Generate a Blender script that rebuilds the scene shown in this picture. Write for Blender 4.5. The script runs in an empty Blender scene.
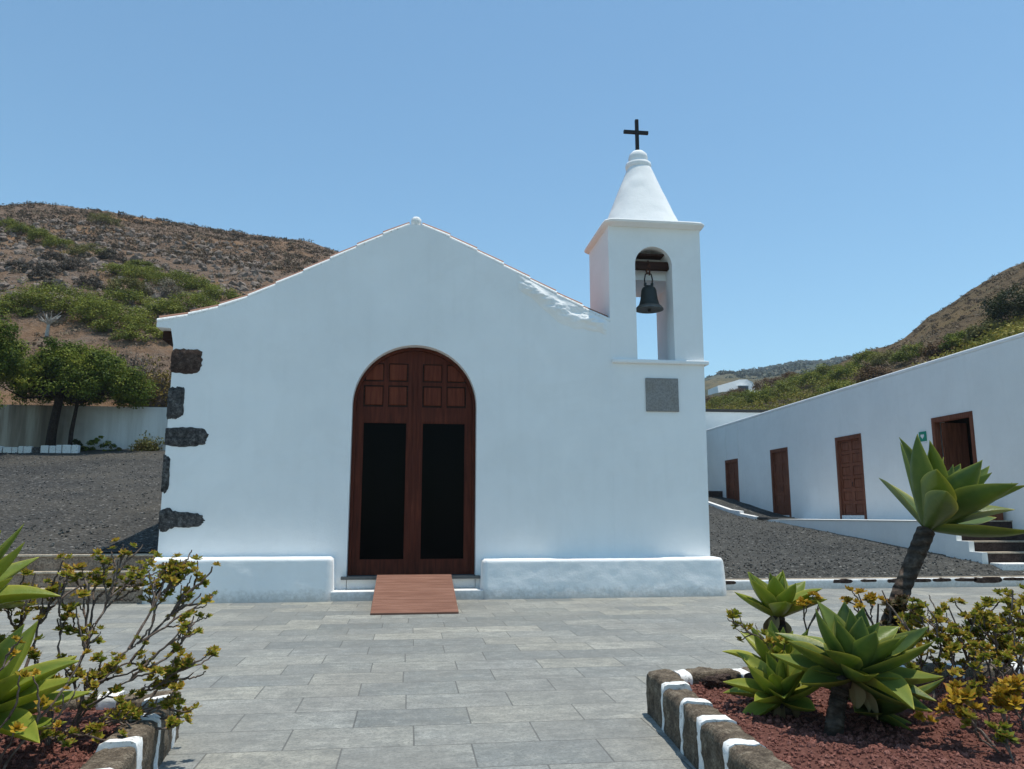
import bpy, bmesh, math, random
import numpy as np
from mathutils import Vector, Matrix, noise as mnoise

S = bpy.context.scene
COL = S.collection
R = math.radians

# ------------------------------------------------------------------ camera
PITCH, YAW, FPX = R(9.498), R(7.420), 780.0
cam_data = bpy.data.cameras.new("camera")
cam = bpy.data.objects.new("camera", cam_data)
COL.objects.link(cam)
fw = Vector((math.sin(YAW) * math.cos(PITCH), math.cos(YAW) * math.cos(PITCH), math.sin(PITCH)))
rt = Vector((math.cos(YAW), -math.sin(YAW), 0))
up = rt.cross(fw)
m = Matrix((rt, up, -fw)).transposed().to_4x4()
m.translation = Vector((0, 0, 1.5))
cam.matrix_world = m
cam_data.sensor_width = 36.0
cam_data.lens = FPX / 1024 * 36.0
cam_data.clip_start = 0.05
cam_data.clip_end = 8000
S.camera = cam

# ------------------------------------------------------------------ sky and sun
SUN = Vector((0.17, 0.016, 0.985)).normalized()
EL = math.asin(SUN.z)
AZ = math.atan2(SUN.x, SUN.y)
W = bpy.data.worlds.new("World")
S.world = W
W.use_nodes = True
wn = W.node_tree.nodes
sky = wn.new("ShaderNodeTexSky")
sky.sky_type = 'NISHITA'
sky.sun_disc = False
sky.sun_elevation = EL
sky.sun_rotation = AZ
sky.altitude = 0
sky.air_density = 1.0
sky.dust_density = 0.2
sky.ozone_density = 0.5
bg = wn["Background"]
bg.inputs[1].default_value = 0.15
tint = wn.new("ShaderNodeMixRGB")            # white balance of the sky
tint.blend_type = 'MULTIPLY'
tint.inputs[0].default_value = 1.0
tint.inputs[2].default_value = (0.77, 1.03, 1.035, 1)
W.node_tree.links.new(sky.outputs[0], tint.inputs[1])
W.node_tree.links.new(tint.outputs[0], bg.inputs[0])
sl = bpy.data.lights.new("sun", 'SUN')
sl.energy = 4.0
sl.angle = R(0.53)
sl.color = (1.0, 0.945, 0.845)
sun = bpy.data.objects.new("sun", sl)
COL.objects.link(sun)
sun.rotation_euler = (-SUN).to_track_quat('-Z', 'Y').to_euler()
sun.location = (5, 5, 40)
S.view_settings.view_transform = 'Standard'
S.view_settings.look = 'None'
S.view_settings.exposure = 0.13
S.view_settings.gamma = 1.0
S.view_settings.use_curve_mapping = False
S.cycles.max_bounces = 6
S.cycles.diffuse_bounces = 4

# ------------------------------------------------------------------ helpers
def tag(o, label=None, cat=None, group=None, kind=None):
    if label: o["label"] = label
    if cat: o["category"] = cat
    if group: o["group"] = group
    if kind: o["kind"] = kind
    return o

def empty(name, loc, label=None, cat=None, group=None):
    o = bpy.data.objects.new(name, None)
    o.empty_display_size = 0.2
    o.location = loc
    COL.objects.link(o)
    return tag(o, label, cat, group)

class MB:
    """collects shapes into ONE mesh; world coordinates unless parent given"""
    def __init__(s):
        s.v = []; s.f = []; s.attr = []     # attr: per-vertex (rnd, u)
    def add(s, vs, fs, a=None):
        n = len(s.v)
        s.v += [tuple(p) for p in vs]
        s.f += [tuple(i + n for i in f) for f in fs]
        s.attr += (a if a is not None else [(0.5, 0.5)] * len(vs))
    def box(s, x0, x1, y0, y1, z0, z1):
        vs = [(x, y, z) for z in (z0, z1) for y in (y0, y1) for x in (x0, x1)]
        s.add(vs, [(0, 2, 3, 1), (4, 5, 7, 6), (0, 1, 5, 4), (2, 6, 7, 3), (0, 4, 6, 2), (1, 3, 7, 5)])
    def prism(s, poly, axis, a, b):
        """poly of (u,w); axis 'y': (x,z) extruded y a..b ; 'x': (y,z) ; 'z': (x,y)"""
        def P(u, w, t):
            return {'y': (u, t, w), 'x': (t, u, w), 'z': (u, w, t)}[axis]
        n = len(poly)
        vs = [P(u, w, a) for u, w in poly] + [P(u, w, b) for u, w in poly]
        fs = [tuple(range(n - 1, -1, -1)), tuple(range(n, 2 * n))]
        for i in range(n):
            j = (i + 1) % n
            fs.append((i, j, j + n, i + n))
        s.add(vs, fs)
    def tube(s, pts, rad, seg=6, cap=True, a=None):
        pts = [Vector(p) for p in pts]
        if not hasattr(rad, '__len__'): rad = [rad] * len(pts)
        vs = []; fs = []
        ref = Vector((0.31, 0.2, 0.93))
        for i, p in enumerate(pts):
            t = (pts[min(i + 1, len(pts) - 1)] - pts[max(i - 1, 0)])
            t = t.normalized() if t.length > 1e-9 else Vector((0, 0, 1))
            n1 = t.cross(ref)
            if n1.length < 1e-3: n1 = t.cross(Vector((1, 0, 0)))
            n1.normalize(); n2 = t.cross(n1)
            for k in range(seg):
                an = 2 * math.pi * k / seg
                vs.append(p + (n1 * math.cos(an) + n2 * math.sin(an)) * rad[i])
        for i in range(len(pts) - 1):
            for k in range(seg):
                k2 = (k + 1) % seg
                fs.append((i * seg + k, i * seg + k2, (i + 1) * seg + k2, (i + 1) * seg + k))
        if cap:
            fs.append(tuple(range(seg - 1, -1, -1)))
            b = (len(pts) - 1) * seg
            fs.append(tuple(range(b, b + seg)))
        s.add(vs, fs, [a] * len(vs) if a else None)
    def lathe(s, prof, c, seg=32, sq=None):
        """prof list of (r,z[,n]) about vertical axis through c"""
        vs = []; fs = []
        for i, pr in enumerate(prof):
            r, z = pr[0], pr[1]
            n = pr[2] if len(pr) > 2 else 2.0
            for k in range(seg):
                an = 2 * math.pi * (k + 0.5) / seg
                ca, sa = math.cos(an), math.sin(an)
                d = (abs(ca) ** n + abs(sa) ** n) ** (-1.0 / n)
                vs.append((c[0] + r * d * ca, c[1] + r * d * sa, c[2] + z))
        for i in range(len(prof) - 1):
            for k in range(seg):
                k2 = (k + 1) % seg
                fs.append((i * seg + k, i * seg + k2, (i + 1) * seg + k2, (i + 1) * seg + k))
        fs.append(tuple(range(seg - 1, -1, -1)))
        b = (len(prof) - 1) * seg
        fs.append(tuple(range(b, b + seg)))
        s.add(vs, fs)
    def build(s, name, mat, parent=None, smooth=False, bevel=0.0, seg=2, fix=True, angle=40):
        me = bpy.data.meshes.new(name)
        v = s.v
        if parent is not None:
            w = world_loc(parent)
            v = [(x - w[0], y - w[1], z - w[2]) for x, y, z in v]
        me.from_pydata(v, [], s.f)
        if bevel > 0 or fix:
            bm = bmesh.new(); bm.from_mesh(me)
            bmesh.ops.recalc_face_normals(bm, faces=bm.faces)
            if bevel > 0:
                es = [e for e in bm.edges if len(e.link_faces) == 2 and e.calc_face_angle(0) > R(30)]
                bmesh.ops.bevel(bm, geom=es, offset=bevel, segments=seg, affect='EDGES', profile=0.6, clamp_overlap=True)
            bm.to_mesh(me); bm.free()
        if bevel == 0 and len(s.attr) == len(me.vertices):
            at = me.attributes.new("leafdata", 'FLOAT_VECTOR', 'POINT')
            buf = np.zeros((len(s.attr), 3), dtype=np.float32)
            buf[:, :2] = np.array(s.attr, dtype=np.float32)
            at.data.foreach_set("vector", buf.ravel())
        if smooth:
            me.polygons.foreach_set("use_smooth", [True] * len(me.polygons))
            try: me.set_sharp_from_angle(angle=R(angle))
            except Exception: pass
        me.materials.append(mat)
        o = bpy.data.objects.new(name, me)
        COL.objects.link(o)
        if parent is not None: o.parent = parent
        return o

def world_loc(o):
    w = Vector(o.location)
    p = o.parent
    while p is not None:
        w += Vector(p.location); p = p.parent
    return w

def displace(o, amp, scale, dirs=(1, 1, 1), seed=0, cuts=0, fade=None):
    """subdivide (cuts) and push vertices about with smooth noise: real relief"""
    me = o.data
    bm = bmesh.new(); bm.from_mesh(me)
    for _ in range(cuts):
        bmesh.ops.subdivide_edges(bm, edges=bm.edges[:], cuts=1, use_grid_fill=True)
    for v in bm.verts:
        d = mnoise.noise_vector(v.co * scale + Vector((seed * 7.3, seed * 3.1, seed)))
        k = fade(v.co) if fade else 1.0
        v.co += Vector((d.x * dirs[0], d.y * dirs[1], d.z * dirs[2])) * amp * k
    bm.to_mesh(me); bm.free()

# ------------------------------------------------------------------ materials
class N:
    def __init__(s, name):
        s.m = bpy.data.materials.new(name)
        s.m.use_nodes = True
        s.t = s.m.node_tree
        s.p = s.t.nodes["Principled BSDF"]
        s.out = s.t.nodes["Material Output"]
    def n(s, kind, **kw):
        x = s.t.nodes.new("ShaderNode" + kind)
        for k, v in kw.items():
            setattr(x, k, v)
        return x
    def l(s, a, b): s.t.links.new(a, b)
    def pos(s): return s.n("NewGeometry").outputs["Position"]
    def mapping(s, vec, scale=(1, 1, 1), rot=(0, 0, 0), loc=(0, 0, 0)):
        q = s.n("Mapping")
        q.inputs["Scale"].default_value = scale
        q.inputs["Rotation"].default_value = rot
        q.inputs["Location"].default_value = loc
        s.l(vec, q.inputs["Vector"]); return q.outputs[0]
    def noise(s, vec, scale, detail=4, rough=0.55, out="Fac", dist=0.0):
        q = s.n("TexNoise")
        q.inputs["Scale"].default_value = scale
        q.inputs["Detail"].default_value = detail
        q.inputs["Roughness"].default_value = rough
        q.inputs["Distortion"].default_value = dist
        s.l(vec, q.inputs["Vector"]); return q.outputs[out]
    def voro(s, vec, scale, out="Distance", feature='F1'):
        q = s.n("TexVoronoi"); q.feature = feature
        q.inputs["Scale"].default_value = scale
        s.l(vec, q.inputs["Vector"]); return q.outputs[out]
    def ramp(s, fac, stops, interp='LINEAR'):
        q = s.n("ValToRGB"); e = q.color_ramp.elements
        q.color_ramp.interpolation = interp
        while len(e) < len(stops): e.new(0.5)
        for i, (p, c) in enumerate(stops):
            e[i].position = p
            e[i].color = (c[0], c[1], c[2], 1) if hasattr(c, '__len__') else (c, c, c, 1)
        s.l(fac, q.inputs[0]); return q.outputs[0]
    def mix(s, fac, a, b, mode='MIX'):
        q = s.n("MixRGB"); q.blend_type = mode
        for val, i in ((fac, 0), (a, 1), (b, 2)):
            if hasattr(val, 'is_linked'): s.l(val, q.inputs[i])
            elif hasattr(val, '__len__'): q.inputs[i].default_value = (val[0], val[1], val[2], 1)
            else: q.inputs[i].default_value = val if i == 0 else (val, val, val, 1)
        return q.outputs[0]
    def math(s, op, a, b=None, clamp=False):
        q = s.n("Math"); q.operation = op; q.use_clamp = clamp
        for val, i in ((a, 0), (b, 1)):
            if val is None: continue
            if hasattr(val, 'is_linked'): s.l(val, q.inputs[i])
            else: q.inputs[i].default_value = val
        return q.outputs[0]
    def bump(s, h, strength, dist=0.02, prev=None):
        q = s.n("Bump")
        q.inputs["Strength"].default_value = strength
        q.inputs["Distance"].default_value = dist
        s.l(h, q.inputs["Height"])
        if prev is not None: s.l(prev, q.inputs["Normal"])
        return q.outputs[0]
    def set(s, col=None, rough=None, normal=None, spec=None, metal=None):
        if col is not None:
            if hasattr(col, 'is_linked'): s.l(col, s.p.inputs["Base Color"])
            else: s.p.inputs["Base Color"].default_value = (col[0], col[1], col[2], 1)
        if rough is not None:
            if hasattr(rough, 'is_linked'): s.l(rough, s.p.inputs["Roughness"])
            else: s.p.inputs["Roughness"].default_value = rough
        if normal is not None: s.l(normal, s.p.inputs["Normal"])
        if spec is not None: s.p.inputs["Specular IOR Level"].default_value = spec
        if metal is not None: s.p.inputs["Metallic"].default_value = metal
        return s.m

def m_plaster(name, base=(0.88, 0.88, 0.865), dirt=0.0):
    a = N(name); P = a.pos()
    big = a.noise(P, 0.9, 5, 0.6)
    fine = a.noise(P, 14, 6, 0.65)
    st = a.noise(a.mapping(P, (3.5, 3.5, 0.35)), 1.6, 4, 0.6)
    c = a.mix(a.ramp(big, [(0.3, 0.0), (0.7, 1.0)]), [x * 0.93 for x in base], base)
    c = a.mix(a.ramp(st, [(0.5, 0.0), (0.85, 0.16)]), c, (0.66, 0.65, 0.62))
    if dirt:
        sep = a.n("SeparateXYZ"); a.l(P, sep.inputs[0])
        z = a.math('ADD', sep.outputs[2], a.math('MULTIPLY', a.math('SUBTRACT', fine, 0.5), 0.35))
        k = a.ramp(z, [(0.02, dirt), (0.22, 0.0)])
        c = a.mix(k, c, (0.42, 0.40, 0.36))
        sp = a.ramp(a.noise(P, 55, 3, 0.6), [(0.66, 0.0), (0.72, 0.6)])
        c = a.mix(a.math('MULTIPLY', sp, a.ramp(z, [(0.05, 1.0), (0.6, 0.0)])), c, (0.30, 0.29, 0.27))
    pt = a.noise(P, 0.6, 7, 0.7, dist=0.8)
    c = a.mix(a.ramp(pt, [(0.52, 0.0), (0.56, 0.10), (0.60, 0.05), (0.75, 0.12)]), c, (0.70, 0.685, 0.65))
    h = a.noise(P, 28, 8, 0.7)
    nb = a.bump(h, 0.35, 0.012)
    nb = a.bump(a.noise(P, 3.0, 4, 0.5), 0.3, 0.05, nb)
    return a.set(c, 0.85, nb, 0.25)

PLASTER = m_plaster("whitewash")
PLASTER_D = m_plaster("whitewash_weathered", dirt=0.7)
PLASTER_G = m_plaster("whitewash_annex", (0.88, 0.88, 0.85))

def m_paint():
    a = N("limewash_paint"); P = a.pos()
    n1 = a.noise(P, 9, 5, 0.65)
    c = a.mix(a.ramp(a.noise(P, 22, 7, 0.75), [(0.36, 0.0), (0.46, 1.0)]), (0.36, 0.34, 0.30), (0.84, 0.83, 0.80))
    return a.set(c, 0.85, a.bump(a.noise(P, 30, 6, 0.7), 0.5, 0.01), 0.2)
PAINT = m_paint()

def m_stone(name, c0, c1, c2, sc=6.0, bump=0.8, dist=0.03):
    a = N(name); P = a.pos()
    n1 = a.noise(P, sc, 6, 0.68); n2 = a.noise(P, sc * 7, 4, 0.6)
    c = a.ramp(n1, [(0.3, c0), (0.5, c1), (0.72, c2)])
    c = a.mix(a.ramp(n2, [(0.35, 0.75), (0.6, 0.0)]), c, [x * 0.45 for x in c0])
    nb = a.bump(a.math('ADD', n1, a.math('MULTIPLY', n2, 0.35)), bump, dist)
    return a.set(c, 0.92, nb, 0.2)
BASALT = m_stone("dark_basalt", (0.022, 0.021, 0.021), (0.105, 0.10, 0.097), (0.30, 0.29, 0.275), 15, 1.0, 0.05)
BASALT_RED = m_stone("red_brown_tuff", (0.030, 0.020, 0.016), (0.095, 0.060, 0.048), (0.21, 0.15, 0.12), 15, 1.0, 0.05)
KERB = m_stone("kerb_stone_rock", (0.075, 0.056, 0.040), (0.18, 0.142, 0.102), (0.36, 0.30, 0.22), 11, 1.0)
STEPSTONE = m_stone("step_stone", (0.20, 0.145, 0.105), (0.34, 0.25, 0.185), (0.46, 0.36, 0.275), 5)
NOSING = m_stone("step_nosing", (0.40, 0.32, 0.24), (0.52, 0.44, 0.34), (0.62, 0.54, 0.43), 8, 0.3)
DARKRISER = m_stone("dark_riser", (0.035, 0.025, 0.022), (0.065, 0.045, 0.040), (0.10, 0.075, 0.065), 5)

def m_paving():
    a = N("basalt_paving"); P = a.pos()
    sep = a.n("SeparateXYZ"); a.l(P, sep.inputs[0])
    ROW, LEN = 0.50, 0.845
    v = a.math('ADD', a.math('DIVIDE', sep.outputs[1], ROW), 200.0)
    row = a.math('FLOOR', v)
    wr = a.n("TexWhiteNoise"); wr.noise_dimensions = '1D'; a.l(row, wr.inputs["W"])
    half = a.math('MULTIPLY', a.math('MODULO', a.math('ADD', row, 1.0), 2.0), 0.5)
    u = a.math('ADD', a.math('DIVIDE', sep.outputs[0], LEN), a.math('ADD', half, a.math('MULTIPLY', a.math('SUBTRACT', wr.outputs["Value"], 0.8), 0.14)))
    col = a.math('FLOOR', u)
    cb = a.n("CombineXYZ"); a.l(col, cb.inputs[0]); a.l(row, cb.inputs[1])
    wid = a.n("TexWhiteNoise"); wid.noise_dimensions = '3D'; a.l(cb.outputs[0], wid.inputs["Vector"])
    idv = wid.outputs["Value"]; idc = wid.outputs["Color"]
    tone = a.ramp(idv, [(0.0, (0.19, 0.205, 0.20)), (0.2, (0.265, 0.275, 0.26)), (0.45, (0.335, 0.333, 0.30)),
                        (0.62, (0.41, 0.395, 0.33)), (0.82, (0.30, 0.31, 0.295)), (1.0, (0.48, 0.46, 0.39))])
    # veins and blotches differ from slab to slab
    off = a.n("VectorMath"); off.operation = 'MULTIPLY_ADD'
    a.l(idc, off.inputs[0]); off.inputs[1].default_value = (40, 40, 40); a.l(P, off.inputs[2])
    blot = a.noise(a.mapping(off.outputs[0], (1.0, 2.2, 1)), 3.4, 8, 0.72, dist=0.6)
    c = a.mix(a.ramp(blot, [(0.33, 0.75), (0.60, 0.0)]), tone, (0.15, 0.155, 0.14))
    c = a.mix(a.ramp(a.noise(P, 0.45, 4, 0.6), [(0.45, 0.0), (0.75, 0.4)]), c, (0.46, 0.435, 0.35))
    mot = a.noise(off.outputs[0], 9.0, 9, 0.78)
    c = a.mix(a.ramp(mot, [(0.36, 0.5), (0.54, 0.0)]), c, (0.14, 0.15, 0.145))
    c = a.mix(a.ramp(mot, [(0.52, 0.0), (0.70, 0.45)]), c, (0.47, 0.46, 0.41))
    spk = a.noise(P, 42, 6, 0.8)
    c = a.mix(a.ramp(spk, [(0.38, 0.62), (0.52, 0.0)]), c, (0.09, 0.095, 0.09))
    c = a.mix(a.ramp(a.noise(P, 60, 5, 0.8), [(0.57, 0.0), (0.68, 0.45)]), c, (0.58, 0.57, 0.52))
    fu = a.math('FRACT', u); fv = a.math('FRACT', v)
    du = a.math('MULTIPLY', a.math('MINIMUM', fu, a.math('SUBTRACT', 1.0, fu)), LEN)
    dv = a.math('MULTIPLY', a.math('MINIMUM', fv, a.math('SUBTRACT', 1.0, fv)), ROW)
    d = a.math('MINIMUM', du, dv)
    d = a.math('ADD', d, a.math('MULTIPLY', a.math('SUBTRACT', a.noise(P, 30, 3, 0.6), 0.5), 0.006))
    j = a.ramp(d, [(0.0, 1.0), (0.0062, 0.0)])
    j.node.color_ramp.elements[0].position = 0.0034
    c = a.mix(a.math('MULTIPLY', j, 0.8), c, (0.075, 0.075, 0.07))
    hgt = a.math('ADD', a.math('MULTIPLY', spk, 0.25), a.math('MULTIPLY', a.ramp(d, [(0.0, 0.0), (0.008, 1.0)]), 0.8))
    nb = a.bump(hgt, 0.5, 0.004)
    return a.set(a.mix(a.ramp(a.noise(P, 1.1, 6, 0.7), [(0.42, 0.35), (0.60, 0.0)]), c, (0.17, 0.165, 0.15)), a.ramp(blot, [(0.3, 0.62), (0.7, 0.82)]), nb, 0.35)
PAVING = m_paving()

def m_gravel(name, c0, c1, c2, sc, warm=None):
    a = N(name); P = a.pos()
    vc = a.voro(P, sc, "Color"); vd = a.voro(P, sc, "Distance")
    sp = a.n("SeparateColor"); a.l(vc, sp.inputs[0])
    c = a.ramp(sp.outputs[0], [(0.0, c0), (0.55, c1), (0.93, c1), (1.0, c2)])
    c = a.mix(a.ramp(a.noise(P, sc * 0.35, 5, 0.7), [(0.35, 0.65), (0.65, 0.0)]), c, [x * 0.5 for x in c0])
    c = a.mix(a.ramp(vd, [(0.35, 0.0), (0.75, 0.8)]), c, [x * 0.35 for x in c0])
    big = a.noise(P, 0.28, 5, 0.6)
    c = a.mix(a.ramp(big, [(0.40, 0.0), (0.75, 0.45)]), c, warm or (0.16, 0.14, 0.12))
    nb = a.bump(a.math('ADD', a.math('MULTIPLY', vd, -1.0), a.noise(P, sc * 0.3, 3, 0.6)), 1.0, 0.035)
    return a.set(c, 0.93, nb, 0.2)
GRAVEL = m_gravel("black_gravel", (0.045, 0.046, 0.044), (0.105, 0.106, 0.100), (0.42, 0.42, 0.39), 17, (0.12, 0.115, 0.10))
GRAVEL_L = m_gravel("brown_black_gravel", (0.042, 0.041, 0.039), (0.100, 0.097, 0.090), (0.42, 0.40, 0.37), 17, (0.16, 0.14, 0.11))

def m_hill(name, bases, rock, warm, wscale=0.08):
    a = N(name); P = a.pos()
    n1 = a.noise(P, 0.35, 8, 0.7); n2 = a.noise(P, 1.9, 6, 0.7); n3 = a.noise(P, wscale, 4, 0.55)
    c = a.ramp(n2, [(0.28, bases[0]), (0.5, bases[1]), (0.7, bases[2])])
    c = a.mix(a.ramp(n3, [(0.48, 0.0), (0.66, 0.75)]), c, warm)
    c = a.mix(a.ramp(n1, [(0.50, 0.0), (0.68, 0.8)]), c, rock)
    nb = a.bump(a.math('ADD', n2, a.noise(P, 6, 4, 0.7)), 1.0, 0.35)
    return a.set(c, 0.95, nb, 0.1)
HILL = m_hill("dry_hillside", [(0.115, 0.076, 0.053), (0.225, 0.152, 0.105), (0.33, 0.24, 0.175)], (0.24, 0.19, 0.155), (0.38, 0.21, 0.10))
HILLR = m_hill("dry_hillside_right", [(0.080, 0.058, 0.034), (0.160, 0.112, 0.064), (0.24, 0.175, 0.10)], (0.14, 0.125, 0.065), (0.22, 0.15, 0.07))
HILLF = m_hill("far_hillside", [(0.035, 0.05, 0.035), (0.05, 0.065, 0.045), (0.075, 0.085, 0.055)], (0.045, 0.06, 0.04), (0.24, 0.19, 0.11), 0.012)
EARTH = m_hill("earth", [(0.07, 0.06, 0.05), (0.12, 0.10, 0.08), (0.17, 0.14, 0.11)], (0.12, 0.10, 0.09), (0.18, 0.14, 0.10))

def m_foliage(name, dark, mid, light, trans=0.25, tip=None, rough=0.55, tipfrom=0.8):
    """tint per leaf from the leaf's own random value (leafdata.x), leaf tips from leafdata.y"""
    a = N(name)
    at = a.n("Attribute"); at.attribute_name = "leafdata"
    sep = a.n("SeparateXYZ"); a.l(at.outputs["Vector"], sep.inputs[0])
    c = a.ramp(sep.outputs[0], [(0.0, dark), (0.5, mid), (1.0, light)])
    if tip is not None:
        c = a.mix(a.ramp(sep.outputs[1], [(tipfrom, 0.0), (1.0, 1.0)]), c, tip)
    a.set(c, rough, None, 0.12)
    if trans > 0:
        tr = a.n("BsdfTranslucent"); a.l(c, tr.inputs[0])
        mx = a.n("MixShader"); mx.inputs[0].default_value = trans
        a.l(a.p.outputs[0], mx.inputs[1]); a.l(tr.outputs[0], mx.inputs[2])
        a.l(mx.outputs[0], a.out.inputs[0])
    return a.m
JUNIPER = m_foliage("juniper_green", (0.040, 0.070, 0.010), (0.125, 0.165, 0.022), (0.27, 0.29, 0.042), 0.32)
MATGREEN = m_foliage("mat_shrub_green", (0.075, 0.095, 0.016), (0.155, 0.180, 0.026), (0.27, 0.28, 0.045))
OLIVE = m_foliage("olive_shrub", (0.08, 0.088, 0.026), (0.155, 0.152, 0.045), (0.25, 0.225, 0.075))
GREYSHRUB = m_foliage("grey_dry_shrub", (0.050, 0.042, 0.034), (0.11, 0.094, 0.075), (0.20, 0.175, 0.14), 0.1)
PALESHRUB = m_foliage("pale_dry_shrub", (0.10, 0.085, 0.06), (0.19, 0.165, 0.12), (0.28, 0.25, 0.18), 0.1)
YELLOWSHRUB = m_foliage("yellow_dry_shrub", (0.07, 0.05, 0.02), (0.17, 0.125, 0.035), (0.30, 0.23, 0.06), 0.2)
BRIGHTSHRUB = m_foliage("bright_green_shrub", (0.055, 0.085, 0.010), (0.135, 0.175, 0.018), (0.28, 0.27, 0.035))
UNDERGROWTH = m_foliage("undergrowth_olive", (0.095, 0.105, 0.016), (0.185, 0.185, 0.026), (0.32, 0.265, 0.05))
RUSTSHRUB = m_foliage("rust_brown_shrub", (0.055, 0.032, 0.018), (0.13, 0.075, 0.035), (0.22, 0.14, 0.06), 0.15)
DARKSHRUB = m_foliage("dark_shrub", (0.012, 0.020, 0.007), (0.030, 0.042, 0.012), (0.060, 0.075, 0.02))

def m_agave(name, dark, mid, light, edge):
    """leafdata.x = leaf tint, leafdata.y = 0 centre .. 1 margin/tip"""
    a = N(name); P = a.pos()
    at = a.n("Attribute"); at.attribute_name = "leafdata"
    sep = a.n("SeparateXYZ"); a.l(at.outputs["Vector"], sep.inputs[0])
    c = a.ramp(sep.outputs[0], [(0.0, dark), (0.55, mid), (1.0, light)])
    c = a.mix(a.ramp(sep.outputs[1], [(0.60, 0.0), (0.82, 0.35), (0.895, 0.9)]), c, edge)
    c = a.mix(a.ramp(a.noise(P, 12, 5, 0.6), [(0.45, 0.0), (0.75, 0.4)]), c, light)
    c = a.mix(a.ramp(sep.outputs[1], [(0.965, 0.0), (1.0, 1.0)]), c, (0.09, 0.045, 0.02))
    c = a.mix(a.ramp(a.noise(P, 60, 4, 0.7), [(0.70, 0.0), (0.78, 0.55)]), c, (0.16, 0.12, 0.05))
    a.set(c, 0.40, a.bump(a.noise(P, 30, 5, 0.65), 0.25, 0.012), 0.35)
    tr = a.n("BsdfTranslucent"); a.l(a.mix(0.5, c, (0.30, 0.36, 0.02)), tr.inputs[0])
    mx = a.n("MixShader"); mx.inputs[0].default_value = 0.40
    a.l(a.p.outputs[0], mx.inputs[1]); a.l(tr.outputs[0], mx.inputs[2])
    a.l(mx.outputs[0], a.out.inputs[0])
    return a.m
AGAVE = m_agave("agave_leaf", (0.070, 0.128, 0.040), (0.135, 0.210, 0.048), (0.27, 0.33, 0.075), (0.66, 0.62, 0.12))
AGAVE_Y = m_agave("agave_leaf_yellowish", (0.13, 0.20, 0.035), (0.245, 0.32, 0.045), (0.42, 0.44, 0.075), (0.72, 0.66, 0.12))
AEON = m_foliage("succulent_leaf_green", (0.10, 0.14, 0.02), (0.21, 0.24, 0.028), (0.38, 0.33, 0.045), 0.3, (0.34, 0.09, 0.045), 0.45, 0.62)
AEON_O = m_foliage("succulent_leaf_orange", (0.20, 0.18, 0.02), (0.40, 0.25, 0.02), (0.50, 0.34, 0.04), 0.25, (0.48, 0.12, 0.03), 0.45, 0.68)
AEON_M = m_foliage("succulent_leaf_mixed", (0.10, 0.15, 0.02), (0.27, 0.27, 0.03), (0.45, 0.27, 0.045), 0.3, (0.42, 0.12, 0.045), 0.45, 0.70)
AEON_L = m_foliage("succulent_leaf_red_tipped", (0.11, 0.16, 0.02), (0.26, 0.28, 0.03), (0.46, 0.32, 0.045), 0.32, (0.44, 0.14, 0.05), 0.45, 0.60)
AEON_D = m_foliage("succulent_leaf_dark", (0.03, 0.035, 0.015), (0.06, 0.055, 0.02), (0.11, 0.09, 0.03), 0.15, (0.10, 0.03, 0.02), 0.45, 0.6)

DRYLEAF = m_foliage("dry_agave_leaf", (0.16, 0.11, 0.055), (0.30, 0.22, 0.11), (0.46, 0.37, 0.20), 0.2)
def m_bark(name, c0, c1, c2, ring=0.0):
    a = N(name); P = a.pos()
    n1 = a.noise(P, 14, 5, 0.65)
    c = a.ramp(n1, [(0.3, c0), (0.5, c1), (0.7, c2)])
    h = n1
    if ring:
        w = a.n("TexWave"); w.bands_direction = 'Z'; w.inputs["Scale"].default_value = ring
        w.inputs["Distortion"].default_value = 7.0; w.inputs["Detail"].default_value = 3
        a.l(P, w.inputs["Vector"])
        c = a.mix(a.ramp(w.outputs["Fac"], [(0.2, 0.45), (0.6, 0.0)]), c, [x * 0.4 for x in c0])
        h = a.math('ADD', n1, w.outputs["Fac"])
    return a.set(c, 0.9, a.bump(h, 0.9, 0.02), 0.2)
AGTRUNK = m_bark("agave_trunk_bark", (0.034, 0.024, 0.018), (0.072, 0.052, 0.039), (0.15, 0.115, 0.088), 4.0)
TWIG = m_bark("succulent_twig", (0.06, 0.043, 0.034), (0.135, 0.10, 0.08), (0.26, 0.21, 0.175))
TRUNK = m_bark("tree_bark", (0.012, 0.009, 0.007), (0.030, 0.022, 0.017), (0.06, 0.048, 0.038))
DEADWOOD = m_bark("bleached_wood", (0.25, 0.22, 0.19), (0.38, 0.35, 0.31), (0.52, 0.49, 0.45))

def m_wood(name, c0, c1, c2, axis='Z', rough=0.45, sc=1.0):
    a = N(name); P = a.pos()
    scl = {'Z': (22, 22, 1.6), 'X': (1.6, 22, 22), 'Y': (22, 1.6, 22)}[axis]
    n1 = a.noise(a.mapping(P, tuple(x * sc for x in scl)), 1.0, 5, 0.6, dist=0.4)
    n2 = a.noise(P, 1.3, 3, 0.5)
    c = a.ramp(n1, [(0.25, c0), (0.5, c1), (0.75, c2)])
    c = a.mix(a.ramp(n2, [(0.35, 0.0), (0.7, 0.4)]), c, c0)
    return a.set(c, rough, a.bump(n1, 0.25, 0.004), 0.15)
DOORWOOD = m_wood("mahogany_door", (0.050, 0.012, 0.007), (0.100, 0.024, 0.013), (0.150, 0.038, 0.019), rough=0.65)
DOORWOOD_P = m_wood("mahogany_panel", (0.070, 0.015, 0.008), (0.140, 0.034, 0.017), (0.200, 0.055, 0.026), rough=0.65)
ANNEXDOOR = m_wood("annex_door_wood", (0.090, 0.028, 0.016), (0.185, 0.065, 0.036), (0.27, 0.110, 0.065), rough=0.6)
RAMPWOOD = m_wood("ramp_planks", (0.15, 0.070, 0.048), (0.235, 0.118, 0.083), (0.32, 0.180, 0.132), 'X', 0.65)
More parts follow.
